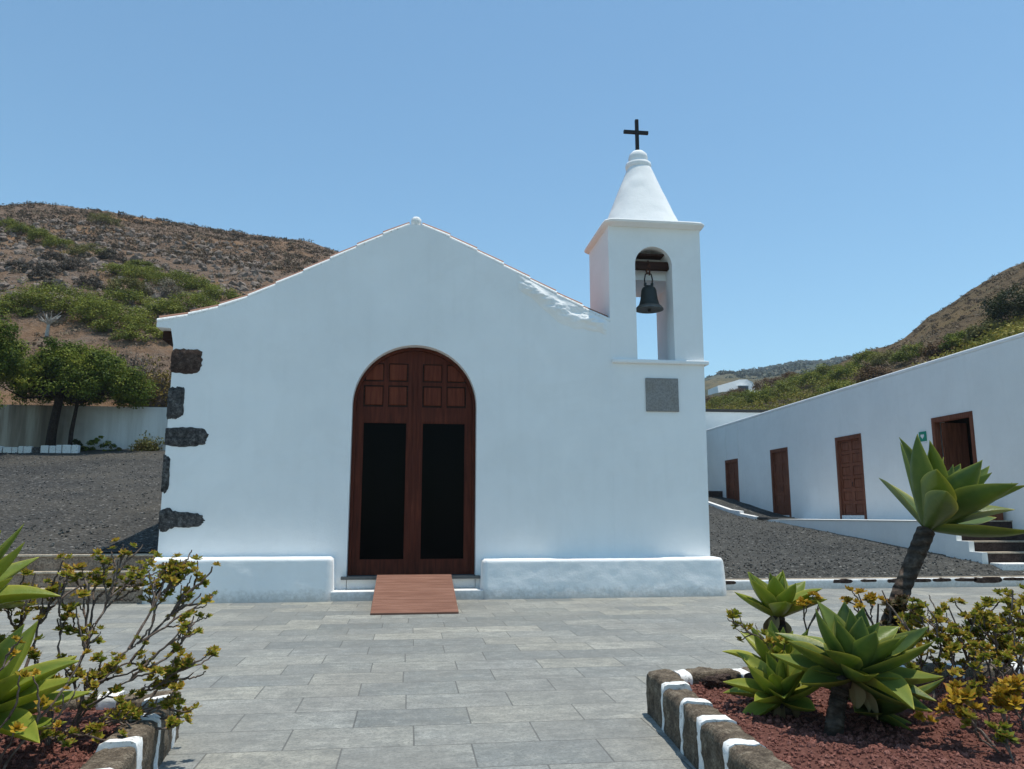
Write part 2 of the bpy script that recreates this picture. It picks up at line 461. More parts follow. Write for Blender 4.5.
BEAMWOOD = m_wood("old_beam", (0.018, 0.009, 0.007), (0.040, 0.018, 0.013), (0.07, 0.035, 0.025), 'X', 0.8)

def plain(name, col, rough=0.7, metal=0.0, spec=0.3, nsc=20, var=0.25):
    a = N(name); P = a.pos()
    c = a.mix(a.noise(P, nsc, 4, 0.6), [x * (1 - var) for x in col], [x * (1 + var) for x in col])
    return a.set(c, rough, a.bump(a.noise(P, nsc * 2, 4, 0.6), 0.15, 0.005), spec, metal)
TERRA = plain("terracotta_tile", (0.31, 0.165, 0.115), 0.85)
DARKIRON = plain("dark_iron", (0.018, 0.014, 0.013), 0.6, 0.0)
BRONZE = plain("aged_bronze", (0.045, 0.050, 0.045), 0.55, 0.6, 0.4, 12)
BRONZE_RIM = plain("worn_bronze", (0.13, 0.125, 0.11), 0.5, 0.6, 0.4, 12)
RUST = plain("rusty_iron", (0.09, 0.035, 0.022), 0.8, 0.2)
PANE_DARK = plain("interior_dark_pane", (0.0012, 0.0012, 0.0015), 0.15, 0.0, 0.03, 3)  # opaque near-black: the unlit church interior is put into the pane colour
INSIDE = plain("interior_shade_tone", (0.02, 0.018, 0.016), 0.9)  # near-black tone puts the shade of the rooms into their surfaces
CONCRETE = plain("pale_concrete", (0.76, 0.75, 0.71), 0.85, 0, 0.2, 6, 0.12)  # walkway tone made this pale to bounce sunlight onto the annex wall
SLATE = plain("slate_sill", (0.10, 0.105, 0.105), 0.7)
COPING_D = plain("dark_coping", (0.06, 0.058, 0.055), 0.85)
GREENSIGN = plain("green_sign_face", (0.01, 0.24, 0.15), 0.5, 0, 0.3, 10, 0.05)
WHITESIGN = plain("sign_white", (0.78, 0.78, 0.78), 0.5, 0, 0.3, 10, 0.03)
REDROCK = m_stone("red_lava_rock", (0.11, 0.040, 0.030), (0.25, 0.10, 0.075), (0.42, 0.21, 0.165), 18, 0.6, 0.006)
REDSOIL = m_stone("red_lava_soil", (0.06, 0.022, 0.016), (0.15, 0.060, 0.045), (0.26, 0.115, 0.085), 40, 0.6, 0.008)
WINDOWBLUE = plain("window_dark", (0.05, 0.07, 0.09), 0.3)

def m_plaque():
    a = N("engraved_plaque"); P = a.pos()
    w = a.noise(a.mapping(P, (34, 1, 26)), 1.0, 3, 0.6)
    c = a.ramp(w, [(0.35, (0.19, 0.18, 0.172)), (0.6, (0.29, 0.275, 0.26))])
    c = a.mix(a.ramp(a.noise(P, 4, 4, 0.6), [(0.4, 0.0), (0.7, 0.5)]), c, (0.22, 0.19, 0.155))
    return a.set(c, 0.6, a.bump(w, 0.5, 0.006), 0.35, 0.2)
PLAQUE = m_plaque()

def m_stained():
    a = N("stained_old_wall"); P = a.pos()
    st = a.noise(a.mapping(P, (1.8, 1.8, 0.12)), 1.0, 5, 0.65)
    big = a.noise(P, 0.35, 4, 0.6)
    sep = a.n("SeparateXYZ"); a.l(P, sep.inputs[0])
    k = a.ramp(a.math('ADD', sep.outputs[0], a.math('MULTIPLY', a.math('SUBTRACT', big, 0.5), 2.0)), [(0.0, 0.0), (1.0, 1.0)])
    k.node.color_ramp.elements[0].position = 0.0
    mr = a.n("MapRange"); mr.inputs[1].default_value = -15.2; mr.inputs[2].default_value = -13.4
    a.l(a.math('ADD', sep.outputs[0], a.math('MULTIPLY', a.math('SUBTRACT', big, 0.5), 3.0)), mr.inputs[0])
    clean = a.mix(a.ramp(st, [(0.45, 0.0), (0.75, 0.7)]), (0.74, 0.74, 0.72), (0.46, 0.44, 0.40))
    dirty = a.ramp(st, [(0.35, (0.17, 0.14, 0.11)), (0.5, (0.28, 0.24, 0.19)), (0.62, (0.45, 0.41, 0.34))])
    c = a.mix(mr.outputs[0], dirty, clean)
    return a.set(c, 0.9, a.bump(a.noise(P, 12, 6, 0.7), 0.5, 0.03), 0.2)
STAINED = m_stained()

# ================================================================== SETTING
def sheet(name, xs, ys, zf, mat, noise_amp=0.0, nscale=1.0):
    nx, ny = len(xs), len(ys)
    vs = []
    for y in ys:
        for x in xs:
            z = zf(x, y)
            if noise_amp: z += noise_amp * mnoise.noise(Vector((x * nscale, y * nscale, 3.3)))
            vs.append((x, y, z))
    fs = [(j * nx + i, j * nx + i + 1, (j + 1) * nx + i + 1, (j + 1) * nx + i) for j in range(ny - 1) for i in range(nx - 1)]
    b = MB(); b.add(vs, fs)
    o = b.build(name, mat, smooth=True, fix=False, angle=180)
    return tag(o, kind="structure")

def lin(a, b, n): return [a + (b - a) * i / (n - 1) for i in range(n)]

sheet("ground", [-900, 1250], [-400, 1250], lambda x, y: -0.05, EARTH)
sheet("paving", [-30, 40], [-25, 15.70], lambda x, y: 0.0, PAVING)

def pw(tb, x):
    if x <= tb[0][0]: return tb[0][1]
    for (x0, y0), (x1, y1) in zip(tb, tb[1:]):
        if x <= x1: return y0 + (y1 - y0) * (x - x0) / (x1 - x0)
    return tb[-1][1]
GR = [(15.7, 0.16), (16.5, 0.42), (26.3, 1.22), (28.5, 1.36), (29.8, 1.50), (34, 2.13), (38.6, 2.7)]
def gravel_right_z(x, y): return pw(GR, y)
sheet("gravel_yard", lin(4.2, 13.05, 30) + [14, 16, 19], lin(15.72, 38.6, 70), gravel_right_z, GRAVEL, 0.03, 1.3)
def gravel_left_z(x, y): return 0.82 + (y - 14.95) * 0.1640
sheet("gravel_terrace", lin(-40, -4.3, 40), lin(15.0, 37.0, 62), gravel_left_z, GRAVEL_L, 0.05, 0.8)

sheet("gravel_terrace", lin(-4.3, 4.25, 12), lin(28.05, 37.0, 20), gravel_left_z, GRAVEL_L, 0.05, 0.8)
# hills -------------------------------------------------------------
LEFT_RIDGE = [(-1.6, .30), (-1.0, .34), (-.6838, .3644), (-.5842, .3787), (-.5156, .3837), (-.457, .3842), (-.3973, .382), (-.3365, .3758), (-.2746, .3667), (-.212, .3603), (-.1486, .3538), (-.097, .3398), (.0083, .2787), (.1943, .1561), (.3849, .11), (.6, .09)]
RIGHT_RIDGE = [(.2, .09), (.34, .135), (.3858, .1462), (.4719, .1657), (.5311, .1865), (.5764, .2045), (.6226, .2242), (.6688, .2355), (.6927, .2463), (.7343, .2798), (.784, .3083), (.8264, .334), (.8693, .3585), (.8933, .3688), (1.0287, .4408), (1.4, .52), (2.2, .5)]
FAR_RIDGE = [(-.4, .10), (.1941, .1561), (.3871, .1791), (.423, .1896), (.4734, .1935), (.5102, .2028), (.5472, .2094), (.6072, .218), (.6523, .2192), (.7732, .2035), (1.2, .15)]
def slope_z(ridge, a, Y, Y0, z0, Y1):
    zr = 1.5 + pw(ridge, a) * Y1
    if Y <= Y1: return z0 + (zr - z0) * max(0.0, (Y - Y0) / (Y1 - Y0))
    return zr - 0.45 * (Y - Y1)
def left_z(X, Y): return slope_z(LEFT_RIDGE, X / Y, Y, 36.9, 6.2, 110.0)
def right_y0(a): return min(40.0, 22.5 / max(a, 0.05))
def right_z(X, Y):
    a = X / Y; Y0 = right_y0(a)
    return slope_z(RIGHT_RIDGE, a, Y, Y0, 4.6, Y0 + 62)
def far_z(X, Y): return slope_z(FAR_RIDGE, X / Y, Y, 140.0, 21.8, 900.0)

def fan(name, avals, yfun, zf, mat, amp, sc):
    vs = []; ny = None
    for a in avals:
        ys = yfun(a); ny = len(ys)
        for Y in ys:
            X = a * Y
            z = zf(X, Y)
            k = min(1.0, max(0.0, (Y - ys[0]) / 6.0))
            z += amp * k * (mnoise.fractal(Vector((X * sc, Y * sc, 0.7)), 0.9, 2.1, 5))
            vs.append((X, Y, z))
    na = len(avals)
    fs = [(i * ny + j, (i + 1) * ny + j, (i + 1) * ny + j + 1, i * ny + j + 1) for i in range(na - 1) for j in range(ny - 1)]
    b = MB(); b.add(vs, fs)
    return tag(b.build(name, mat, smooth=True, fix=False, angle=180), kind="structure")

fan("left_hill", lin(-1.5, 0.36, 150), lambda a: lin(36.92, 110, 80) + lin(114, 150, 8), left_z, HILL, 0.45, 0.16)
fan("right_hill", lin(0.36, 2.0, 120), lambda a: lin(right_y0(a), right_y0(a) + 62, 60) + lin(right_y0(a) + 66, right_y0(a) + 100, 8), right_z, HILLR, 0.4, 0.16)
fan("far_hill", lin(-0.3, 1.1, 120), lambda a: lin(140, 900, 70) + lin(930, 1200, 6), far_z, HILLF, 6.0, 0.012)

# ================================================================== foliage tools
class Leaves:
    def __init__(s): s.v = []; s.f = []; s.a = []
    def add_arrays(s, v, nper, rnd, u=None):
        """v: (n*nper,3) array of consecutive polygons"""
        n0 = len(s.v) and sum(len(x) for x in s.v) or 0
        s.v.append(v)
        k = len(v) // nper
        idx = np.arange(n0, n0 + len(v)).reshape(k, nper)
        s.f.append(idx)
        at = np.zeros((len(v), 3), dtype=np.float32)
        at[:, 0] = np.repeat(rnd, nper)
        at[:, 1] = 0.0 if u is None else u
        s.a.append(at)
    def build(s, name, mat, parent=None):
        v = np.concatenate(s.v); at = np.concatenate(s.a)
        if parent is not None: v = v - np.array(world_loc(parent))
        fs = []
        for f in s.f: fs += f.tolist()
        me = bpy.data.meshes.new(name)
        me.from_pydata(v.tolist(), [], fs)
        x = me.attributes.new("leafdata", 'FLOAT_VECTOR', 'POINT')
        x.data.foreach_set("vector", at.ravel())
        me.materials.append(mat)
        o = bpy.data.objects.new(name, me); COL.objects.link(o)
        if parent is not None: o.parent = parent
        return o

def unit(v): return v / np.maximum(np.linalg.norm(v, axis=1, keepdims=True), 1e-9)

def blades(rng, P, D, L, Wd):
    """triangular blades at points P along directions D (n,3), lengths L, widths Wd"""
    n = len(P)
    r = unit(rng.normal(size=(n, 3)))
    side = unit(np.cross(D, r)) * (Wd[:, None] * 0.5)
    v = np.empty((n, 3, 3))
    v[:, 0] = P - side; v[:, 1] = P + side; v[:, 2] = P + D * L[:, None]
    return v.reshape(-1, 3)

def quads(rng, P, Nn, sz, asp=0.6):
    n = len(P)
    t = unit(np.cross(Nn, unit(rng.normal(size=(n, 3)))))
    b = np.cross(Nn, t)
    t = t * sz[:, None] * 0.5; b = b * sz[:, None] * 0.5 * asp
    v = np.empty((n, 4, 3))
    v[:, 0] = P - t; v[:, 1] = P - b; v[:, 2] = P + t; v[:, 3] = P + b
    return v.reshape(-1, 3)

def clump_shrub(lv, rng, c, rx, ry, rz, nclump, nleaf, size, tuft=0.30, up=0.7, base_tint=None):
    """irregular shrub: overlapping leaf clumps over a dome"""
    c = np.array(c, dtype=float)
    for k in range(nclump):
        an = rng.uniform(0, 2 * math.pi); el = math.asin(rng.uniform(0.0, 1.0))
        rr = rng.uniform(0.45, 1.02) ** 0.6
        d = np.array([math.cos(an) * math.cos(el), math.sin(an) * math.cos(el), math.sin(el)])
        cc = c + d * np.array([rx, ry, rz]) * rr
        tr = tuft * rng.uniform(0.6, 1.25) * min(rx, ry)
        q = unit(rng.normal(size=(nleaf, 3)))
        q[:, 2] = np.where(q[:, 2] < -0.4, -q[:, 2], q[:, 2])
        P = cc + q * tr * rng.uniform(0.35, 1.0, size=(nleaf, 1)) * np.array([1.15, 1.15, 0.75 if rz < rx * 0.6 else 1.0])
        Nn = unit(q * 0.8 + rng.normal(size=(nleaf, 3)) * 0.45 + np.array([0, 0, up]))
        tint = np.clip((rng.uniform(0.15, 0.85) if base_tint is None else base_tint) + rng.normal(size=nleaf) * 0.17, 0, 1)
        lv.add_arrays(quads(rng, P, Nn, size * rng.uniform(0.6, 1.4, nleaf)), 4, tint)

# ================================================================== CHURCH
YF = 14.86
church = empty("church", (0.7, YF, 0), "whitewashed gabled church with an arched wooden door and a bell turret at its right corner", "church")
COPE = [(-4.73, 5.08), (-4.33, 5.17), (-3.89, 5.30), (-3.41, 5.47), (-2.94, 5.69), (-2.49, 5.94), (-2.0, 6.20), (-1.44, 6.51), (-0.78, 6.87), (-0.1, 7.22), (0.13, 7.22),
        (0.49, 7.07), (1.19, 6.73), (1.9, 6.37), (2.6, 6.0), (3.31, 5.65), (3.92, 5.37)]
DX0, DX1, DZ0, DSPR = -1.11, 1.25, 0.40, 3.56
dcx, drad = (DX0 + DX1) / 2, (DX1 - DX0) / 2
arch = [(dcx + drad * math.cos(t), DSPR + drad * 1.0 * math.sin(t)) for t in lin(0, math.pi, 29)]
poly = [(-4.42, -0.1), (-4.415, 2.0), (-4.40, 4.3), (-4.41, 4.62), (-4.47, 4.93), (-4.73, 4.95)]
poly += [(x, z - 0.045) for x, z in COPE]
poly += [(3.92, -0.1), (DX1, -0.1), (DX1, DSPR)] + arch[1:-1] + [(DX0, DSPR), (DX0, -0.1)]
b = MB(); b.prism(poly, 'y', YF, YF + 0.5); b.build("facade_wall", PLASTER, church)
# uneven plaster under the right-hand verge: relief shaped and tilted to catch the sun
b = MB()
gx = lin(2.05, 3.86, 110); gz = 30
vs = []
for j in range(gz + 1):
    for i, x in enumerate(gx):
        top = pw(COPE, x) - 0.05
        tt = j / gz
        hgt = 0.30 + 0.22 * math.sin((x - 2.05) * 1.7) ** 2 + 0.05 * mnoise.noise(Vector((x * 4, 0, 1)))
        z = top - hgt * tt
        e = min(1, i / 6, (len(gx) - 1 - i) / 6) * math.sin(math.pi * min(1.0, 0.5 + tt * 0.5)) 
        rel = e * (0.012 + 0.12 * tt + 0.075 * mnoise.fractal(Vector((x * 2.2, z * 5.0, 4.0)), 0.8, 2.0, 5) * min(1, 3 * tt))
        vs.append((x, YF - 0.0015 - rel, z))
n = len(gx)
b.add(vs, [(j * n + i, j * n + i + 1, (j + 1) * n + i + 1, (j + 1) * n + i) for j in range(gz) for i in range(n - 1)])
b.build("uneven_plaster", PLASTER, church, smooth=True, angle=180)

YB = 28.0
b = MB(); b.box(-4.42, -4.02, YF + 0.5, YB, -0.1, 4.95); b.build("side_wall", PLASTER, church)
b = MB(); b.box(4.02, 4.42, 16.6, YB, -0.1, 4.95); b.build("side_wall", PLASTER, church)
poly = [(-4.02, -0.1), (-4.02, 5.0)] + [(x, z - 0.1) for x, z in COPE[2:16]] + [(4.02, 5.0), (4.02, -0.1)]
b = MB(); b.prism(poly, 'y', YB - 0.4, YB); b.build("rear_wall", PLASTER, church)
b = MB(); b.box(-4.0, 4.0, YF + 0.51, YB - 0.41, 0.30, 0.36); b.build("interior_floor", INSIDE, church)
b = MB(); b.box(-4.0, 4.0, 19.0, 19.1, 0.37, 4.9); b.build("interior_screen", INSIDE, church)
# tiled roof, both pitches, real barrel-tile corrugation
RC = COPE[:11] + [(0.49, 7.07), (1.19, 6.73), (1.9, 6.37), (2.6, 6.0), (3.31, 5.65), (3.92, 5.37), (4.7, 5.1)]
def roof_side(xa, xb, yend0):
    xs = lin(xa, xb, 26); ys = lin(yend0, YB + 0.2, 440)
    vs = []
    for y in ys:
        c = 0.035 * abs(math.sin(y * math.pi / 0.22))
        for x in xs: vs.append((x, y, pw(RC, x) - 0.015 + c))
    nx = len(xs)
    return vs, [(j * nx + i, j * nx + i + 1, (j + 1) * nx + i + 1, (j + 1) * nx + i) for j in range(len(ys) - 1) for i in range(nx - 1)]
b = MB()
b.add(*roof_side(-4.78, 0.01, YF + 0.10)); 
b.add(*roof_side(0.01, 3.90, YF + 0.10))
b.add(*roof_side(3.90, 4.72, 16.62))
b.tube([(0.01, YF + 0.2, 7.25), (0.01, YB + 0.2, 7.25)], 0.09, 10)
b.build("tiled_roof", TERRA, church, smooth=True, fix=False)
# verge: overlapping whitewashed barrel tiles along the gable edge
def cope_at(s, side):
    pts = COPE[:10] if side < 0 else COPE[10:]
    if side < 0: pts = pts[::-1]
    seg = [math.dist(p, q) for p, q in zip(pts, pts[1:])]
    L = sum(seg); d = s * L
    for (p, q), l in zip(zip(pts, pts[1:]), seg):
        if d <= l: return (p[0] + (q[0] - p[0]) * d / l, p[1] + (q[1] - p[1]) * d / l)
        d -= l
    return pts[-1]
random.seed(4)
for side, cnt in ((-1, 9), (1, 7)):
    for k in range(cnt):
        p = cope_at(k / cnt - (0.012 if k else 0), side); q = cope_at((k + 1) / cnt, side)
        lift = 0.028
        w = MB(); w.tube([(p[0], YF + 0.055, p[1] - 0.042 + 0.0), (q[0], YF + 0.055, q[1] - 0.042 + lift)], [0.052, 0.060], 14)
        w.build("verge_tile", PAINT, church, smooth=True)
        t = MB(); t.tube([(p[0], YF + 0.20, p[1] + 0.022), (q[0], YF + 0.20, q[1] + lift + 0.022)], [0.066, 0.078], 12)
        t.build("roof_edge_tile", TERRA, church, smooth=True)
b = MB(); b.lathe([(0.02, -0.11), (0.07, -0.09), (0.105, -0.02), (0.10, 0.05), (0.06, 0.095), (0.01, 0.105)], (0.02, YF + 0.10, 7.27), 20)
b.build("ridge_ball", PAINT, church, smooth=True)
b = MB(); b.box(-4.68, -4.50, YF + 0.25, YB, 4.76, 4.93); b.build("eave_beam", BEAMWOOD, church)

# quoin stones on the left corner
random.seed(11)
def quoin(x0, x1, z0, z1, mat, waist=None, seed=0):
    b = MB(); nseg = 64; ring = []
    cx, cz, hx, hz = (x0 + x1) / 2, (z0 + z1) / 2, (x1 - x0) / 2, (z1 - z0) / 2
    for i in range(nseg):
        t = 2 * math.pi * i / nseg
        n_ = 5.0
        d = (abs(math.cos(t)) ** n_ + abs(math.sin(t)) ** n_) ** (-1 / n_)
        k = 1 + 0.10 * mnoise.noise(Vector((math.cos(t) * 1.7, math.sin(t) * 1.7, seed * 5.1))) + 0.13 * mnoise.noise(Vector((math.cos(t) * 4, math.sin(t) * 4, seed * 2.1))) + 0.06 * mnoise.noise(Vector((math.cos(t) * 13, math.sin(t) * 13, seed * 2.1)))
        ux, uz = d * math.cos(t) * k, d * math.sin(t) * k
        if waist: uz *= 1.05 if ux < waist - 0.1 else (0.66 if ux > waist + 0.1 else 0.80)
        ring.append((max(-4.437, cx + hx * ux), cz + hz * uz))
    vs = []
    lay = [(1.0, YF + 0.30), (1.0, YF - 0.004), (0.93, YF - 0.016), (0.6, YF - 0.020), (0.0, YF - 0.018)]
    for s_, y in lay:
        for (x, z) in ring:
            xx, zz = cx + (x - cx) * s_, cz + (z - cz) * s_
            j = 0.012 * mnoise.noise(Vector((xx * 9, zz * 9, seed))) if y < YF else 0
            vs.append((xx, y + j, zz))
    fs = [(r * nseg + i, r * nseg + (i + 1) % nseg, (r + 1) * nseg + (i + 1) % nseg, (r + 1) * nseg + i) for r in range(len(lay) - 1) for i in range(nseg)]
    fs.append(tuple(range(nseg)))
    b.add(vs, fs)
    return b.build("quoin_stone", mat, church, smooth=True, angle=50)
q = quoin(-4.44, -3.88, 4.08, 4.54, BASALT_RED, None, 1); q["label"] = "reddish brown topmost corner stone"
quoin(-4.47, -4.14, 3.24, 3.83, BASALT, None, 2)
quoin(-4.49, -3.70, 2.73, 3.08, BASALT, 0.0, 3)
quoin(-4.50, -4.31, 1.89, 2.56, BASALT, None, 4)
quoin(-4.49, -3.68, 1.21, 1.61, BASALT, -0.3, 5)

# plastered masonry benches either side of the door
def bench(x0, x1, zt, batter, amp, seed):
    b = MB()
    xs = lin(x0, x1, int((x1 - x0) / 0.05)); rows = []
    yb, yt = 14.40, 14.40 + batter
    prof = [(yb, -0.05), (yb, 0.02)] + [(yb + batter * t, 0.02 + (zt - 0.08) * t) for t in lin(0.06, 1, 18)]
    for t in lin(0.15, 1, 6):
        an = t * math.pi / 2
        prof.append((yt + 0.06 - 0.06 * math.cos(an), zt - 0.06 + 0.06 * math.sin(an)))
    prof += [(yt + 0.2, zt + 0.004), (YF + 0.004, zt + 0.008)]
    n = len(prof); vs = []
    for i, x in enumerate(xs):
        e = min(x - x0, x1 - x)
        rr = 0.07
        sh = 0.0 if e >= rr else rr - math.sqrt(max(0, rr * rr - (rr - e) ** 2))
        for (y, z) in prof:
            d = amp * mnoise.fractal(Vector((x * 2.4, z * 3.2, seed)), 0.7, 2.1, 6) if z > 0.0 else 0
            k = min(1.0, (YF - y) / 0.1)
            flare = (0.03 * (1 - z / zt)) * (1 if x > (x0 + x1) / 2 else -1) * (1 if e < 0.001 else 0)
            vs.append((x + flare, y + sh * k + d * k * (1 if y < yt + 0.05 else 0), z - sh * 0.6 * (1 if z > zt - 0.1 else 0) + (0.5 * d if y > yt + 0.05 else 0)))
    fs = [(i * n + j, (i + 1) * n + j, (i + 1) * n + j + 1, i * n + j + 1) for i in range(len(xs) - 1) for j in range(n - 1)]
    for base in (0, (len(xs) - 1) * n):
        m0 = len(vs); vs.append((vs[base][0], YF + 0.004, -0.05))
        fs.append(tuple([base + j for j in range(n)] + [m0]))
    b.add(vs, fs)
    return b.build("plastered_bench", PLASTER_D, church, smooth=True, angle=60)
bench(-4.47, -1.33, 0.755, 0.010, 0.006, 3.0)
bench(1.35, 5.93, 0.70, 0.034, 0.008, 8.0)
b = MB(); b.box(-1.34, 1.36, 14.44, YF + 0.30, -0.05, 0.165); b.build("entrance_step", PLASTER_D, church, bevel=0.012)
b = MB(); b.box(DX0 + 0.01, DX1 - 0.01, YF + 0.001, YF + 0.5, 0.17, 0.335); b.build("door_plinth", PLASTER_D, church)
b = MB(); b.box(-1.20, 1.33, 14.74, YF + 0.24, 0.342, 0.395); b.build("door_sill", SLATE, church, bevel=0.006)

# arched double door
YD = YF + 0.26
frame = MB()
outer = [(DX0 + 0.004, 0.396), (DX0 + 0.004, DSPR)] + [(dcx - (drad - 0.004) * math.cos(t), DSPR + (drad - 0.004) * math.sin(t)) for t in lin(0.08, math.pi - 0.08, 25)] + [(DX1 - 0.004, DSPR), (DX1 - 0.004, 0.396)]
ri = drad - 0.062
inner = [(DX0 + 0.062, 0.396), (DX0 + 0.062, DSPR)] + [(dcx - ri * math.cos(t), DSPR + ri * math.sin(t)) for t in lin(0.08, math.pi - 0.08, 25)] + [(DX1 - 0.062, DSPR), (DX1 - 0.062, 0.396)]
frame.prism(outer + inner[::-1], 'y', YD - 0.05, YD + 0.08)
frame.build("door_frame", DOORWOOD, church)
def arch_z(x, r): return DSPR + math.sqrt(max(0.0, r * r - (x - dcx) ** 2))
def door_leaf(xa, xb, label=None):
    """stiles, rails and the moulded head of one leaf; the pane and panels hang under it"""
    b = MB(); y0, y1 = YD, YD + 0.05
    mid_in = xb if xa < dcx - 0.5 else xa
    left = xa < dcx - 0.5
    so = 0.125 if left else 0.125
    # outer stile, inner stile
    def strip(u0, u1, za, top):
        pts = [(u0, za), (u1, za)]
        tops = [(u, min(top(u), 99)) for u in lin(u1, u0, 6)]
        b.prism(pts + tops, 'y', y0, y1)
    top = lambda u: arch_z(u, ri - 0.004)
    if left:
        sA, sB = (xa, xa + so), (xb - 0.135, xb)
    else:
        sA, sB = (xb - so, xb), (xa, xa + 0.135)
    strip(sA[0], sA[1], 0.40, lambda u: max(3.2, top(u)))
    strip(sB[0], sB[1], 0.40, top)
    i0, i1 = (sA[1], sB[0]) if left else (sB[1], sA[0])
    b.box(i0, i1, y0 + 0.002, y1 - 0.002, 0.40, 0.66)
    b.box(i0, i1, y0 + 0.002, y1 - 0.002, 3.27, 3.56)
    # head: backing above the glazed opening
    strip2 = [(i0, 3.56), (i1, 3.56)] + [(u, top(u)) for u in lin(i1, i0, 10)]
    bk = MB(); bk.prism(strip2, 'y', y0 + 0.022, y1 - 0.004)
    # muntins between the four panels
    pc = (i0 + i1) / 2
    b.box(pc - 0.045, pc + 0.045, y0 + 0.003, y0 + 0.02, 3.56, min(top(pc), 4.55))
    b.box(i0, i1, y0 + 0.004, y0 + 0.02, 3.985, 4.055)
    strip3 = [(i0, 4.42), (i1, 4.42)] + [(u, max(4.425, top(u))) for u in lin(i1, i0, 10)]
    b.prism(strip3, 'y', y0 + 0.005, y0 + 0.02)
    # astragal and beads
    if left: b.box(xb - 0.035, xb + 0.03, y0 - 0.022, y0 + 0.004, 0.41, top(xb) - 0.01)
    for (u0, u1, w0, w1) in ((i0, i1, 0.66, 0.682), (i0, i1, 3.248, 3.27), (i0, i0 + 0.022, 0.682, 3.248), (i1 - 0.022, i1, 0.682, 3.248)):
        b.box(u0, u1, y0 + 0.008, y0 + 0.03, w0, w1)
    leaf = b.build("door_leaf", DOORWOOD, church)
    if label: leaf["label"] = label
    bk.build("groove_shade_board", BEAMWOOD, leaf)  # darker wood puts the shade of the panel grooves into the colour
    g = MB(); g.box(i0 + 0.002, i1 - 0.002, y0 + 0.032, y0 + 0.042, 0.662, 3.268); g.build("glass_pane", PANE_DARK, leaf)
    for (u0, u1) in ((i0 + 0.03, pc - 0.06), (pc + 0.06, i1 - 0.03)):
        for (w0, w1) in ((3.60, 3.955), (4.085, 4.40)):
            if w1 > top(u0 if left else u1) - 0.02 and False: continue
            pb = MB(); pb.box(u0, u1, y0 - 0.004, y0 + 0.024, w0, w1)
            pb.build("door_panel", DOORWOOD_P, leaf, bevel=0.012, seg=1)
    return leaf
door_leaf(DX0 + 0.064, dcx - 0.002)
door_leaf(dcx + 0.002, DX1 - 0.064)

# bell turret
TX0, TX1, TY1 = 3.921, 5.84, 16.56
tower = MB()
tower.prism([(TX0, -0.1), (5.81, -0.1), (TX1 + 0.012, 4.50), (TX0, 4.50)], 'y', YF, TY1)
OX0, OX1, OSP = 4.47, 5.25, 6.55
oc, orad = (OX0 + OX1) / 2, (OX1 - OX0) / 2
upper = [(TX0, 4.50), (OX0, 4.50), (OX0, OSP)] + [(oc - orad * math.cos(t), OSP + orad * 1.02 * math.sin(t)) for t in lin(0.1, math.pi - 0.1, 21)] + [(OX1, OSP), (OX1, 4.50), (TX1 + 0.012, 4.50), (TX1 + 0.03, 7.36), (TX0, 7.36)]
tower.prism(upper, 'y', YF, YF + 0.42)
rear = [(TX0, 4.50), (OX0, 4.50), (OX0, 6.36), (OX1 + 0.20, 6.36), (OX1 + 0.20, 4.50), (TX1 + 0.012, 4.50), (TX1 + 0.03, 7.36), (TX0, 7.36)]
tower.prism(rear, 'y', YF + 0.42, TY1)
tw = tower.build("bell_tower", PLASTER, church)
b = MB(); b.box(TX0 + 0.02, 5.935, YF - 0.075, TY1 + 0.07, 4.485, 4.565); b.build("sill_moulding", PLASTER, tw, bevel=0.025, seg=3)
b = MB()
b.lathe([(0.97, 7.352, 14), (1.06, 7.385, 14), (1.075, 7.42, 14), (1.06, 7.445, 14), (0.97, 7.452, 14)], (4.885, (YF + TY1) / 2, 0), 64)
co = b.build("cornice", PLASTER, tw, smooth=True)
cy = (YF + TY1) / 2
b = MB()
prof = []
for t in lin(0, 1, 22):
    z = 7.44 + (9.03 - 7.44) * t
    r = 0.885 + (0.262 - 0.885) * t
    prof.append((r, z, 2.5 - 0.4 * t))
b.lathe(prof, (4.87, cy, 0), 64)
sp = b.build("spire", PLASTER, tw, smooth=True, angle=60)
for v in sp.data.vertices:
    if 7.46 - YF * 0 < v.co.z < 9.0:
        nz = mnoise.noise(v.co * 3.5) * 0.014
        v.co.x += nz; v.co.y += mnoise.noise(v.co * 3.5 + Vector((9, 9, 9))) * 0.014
b = MB()
b.lathe([(0.25, 9.0), (0.275, 9.03), (0.285, 9.09), (0.275, 9.14), (0.215, 9.165), (0.20, 9.22), (0.215, 9.27), (0.195, 9.36), (0.13, 9.425), (0.02, 9.44)], (4.86, cy, 0), 28)
b.build("finial", PLASTER, tw, smooth=True, angle=70)
b = MB()
b.box(4.815, 4.885, cy - 0.035, cy + 0.035, 9.42, 9.865); b.box(4.815, 4.885, cy - 0.035, cy + 0.035, 9.935, 10.20)
b.box(4.55, 5.105, cy - 0.033, cy + 0.033, 9.866, 9.934)
b.build("cross", DARKIRON, tw)
b = MB(); b.box(OX0 - 0.02, OX1 + 0.02, 15.04, 15.17, 6.53, 6.69); b.build("bell_beam", BEAMWOOD, tw)
b = MB(); b.box(OX0 + 0.1, OX1 - 0.12, 14.98, 15.24, 6.80, 6.835); b.build("lintel_board", BEAMWOOD, tw)

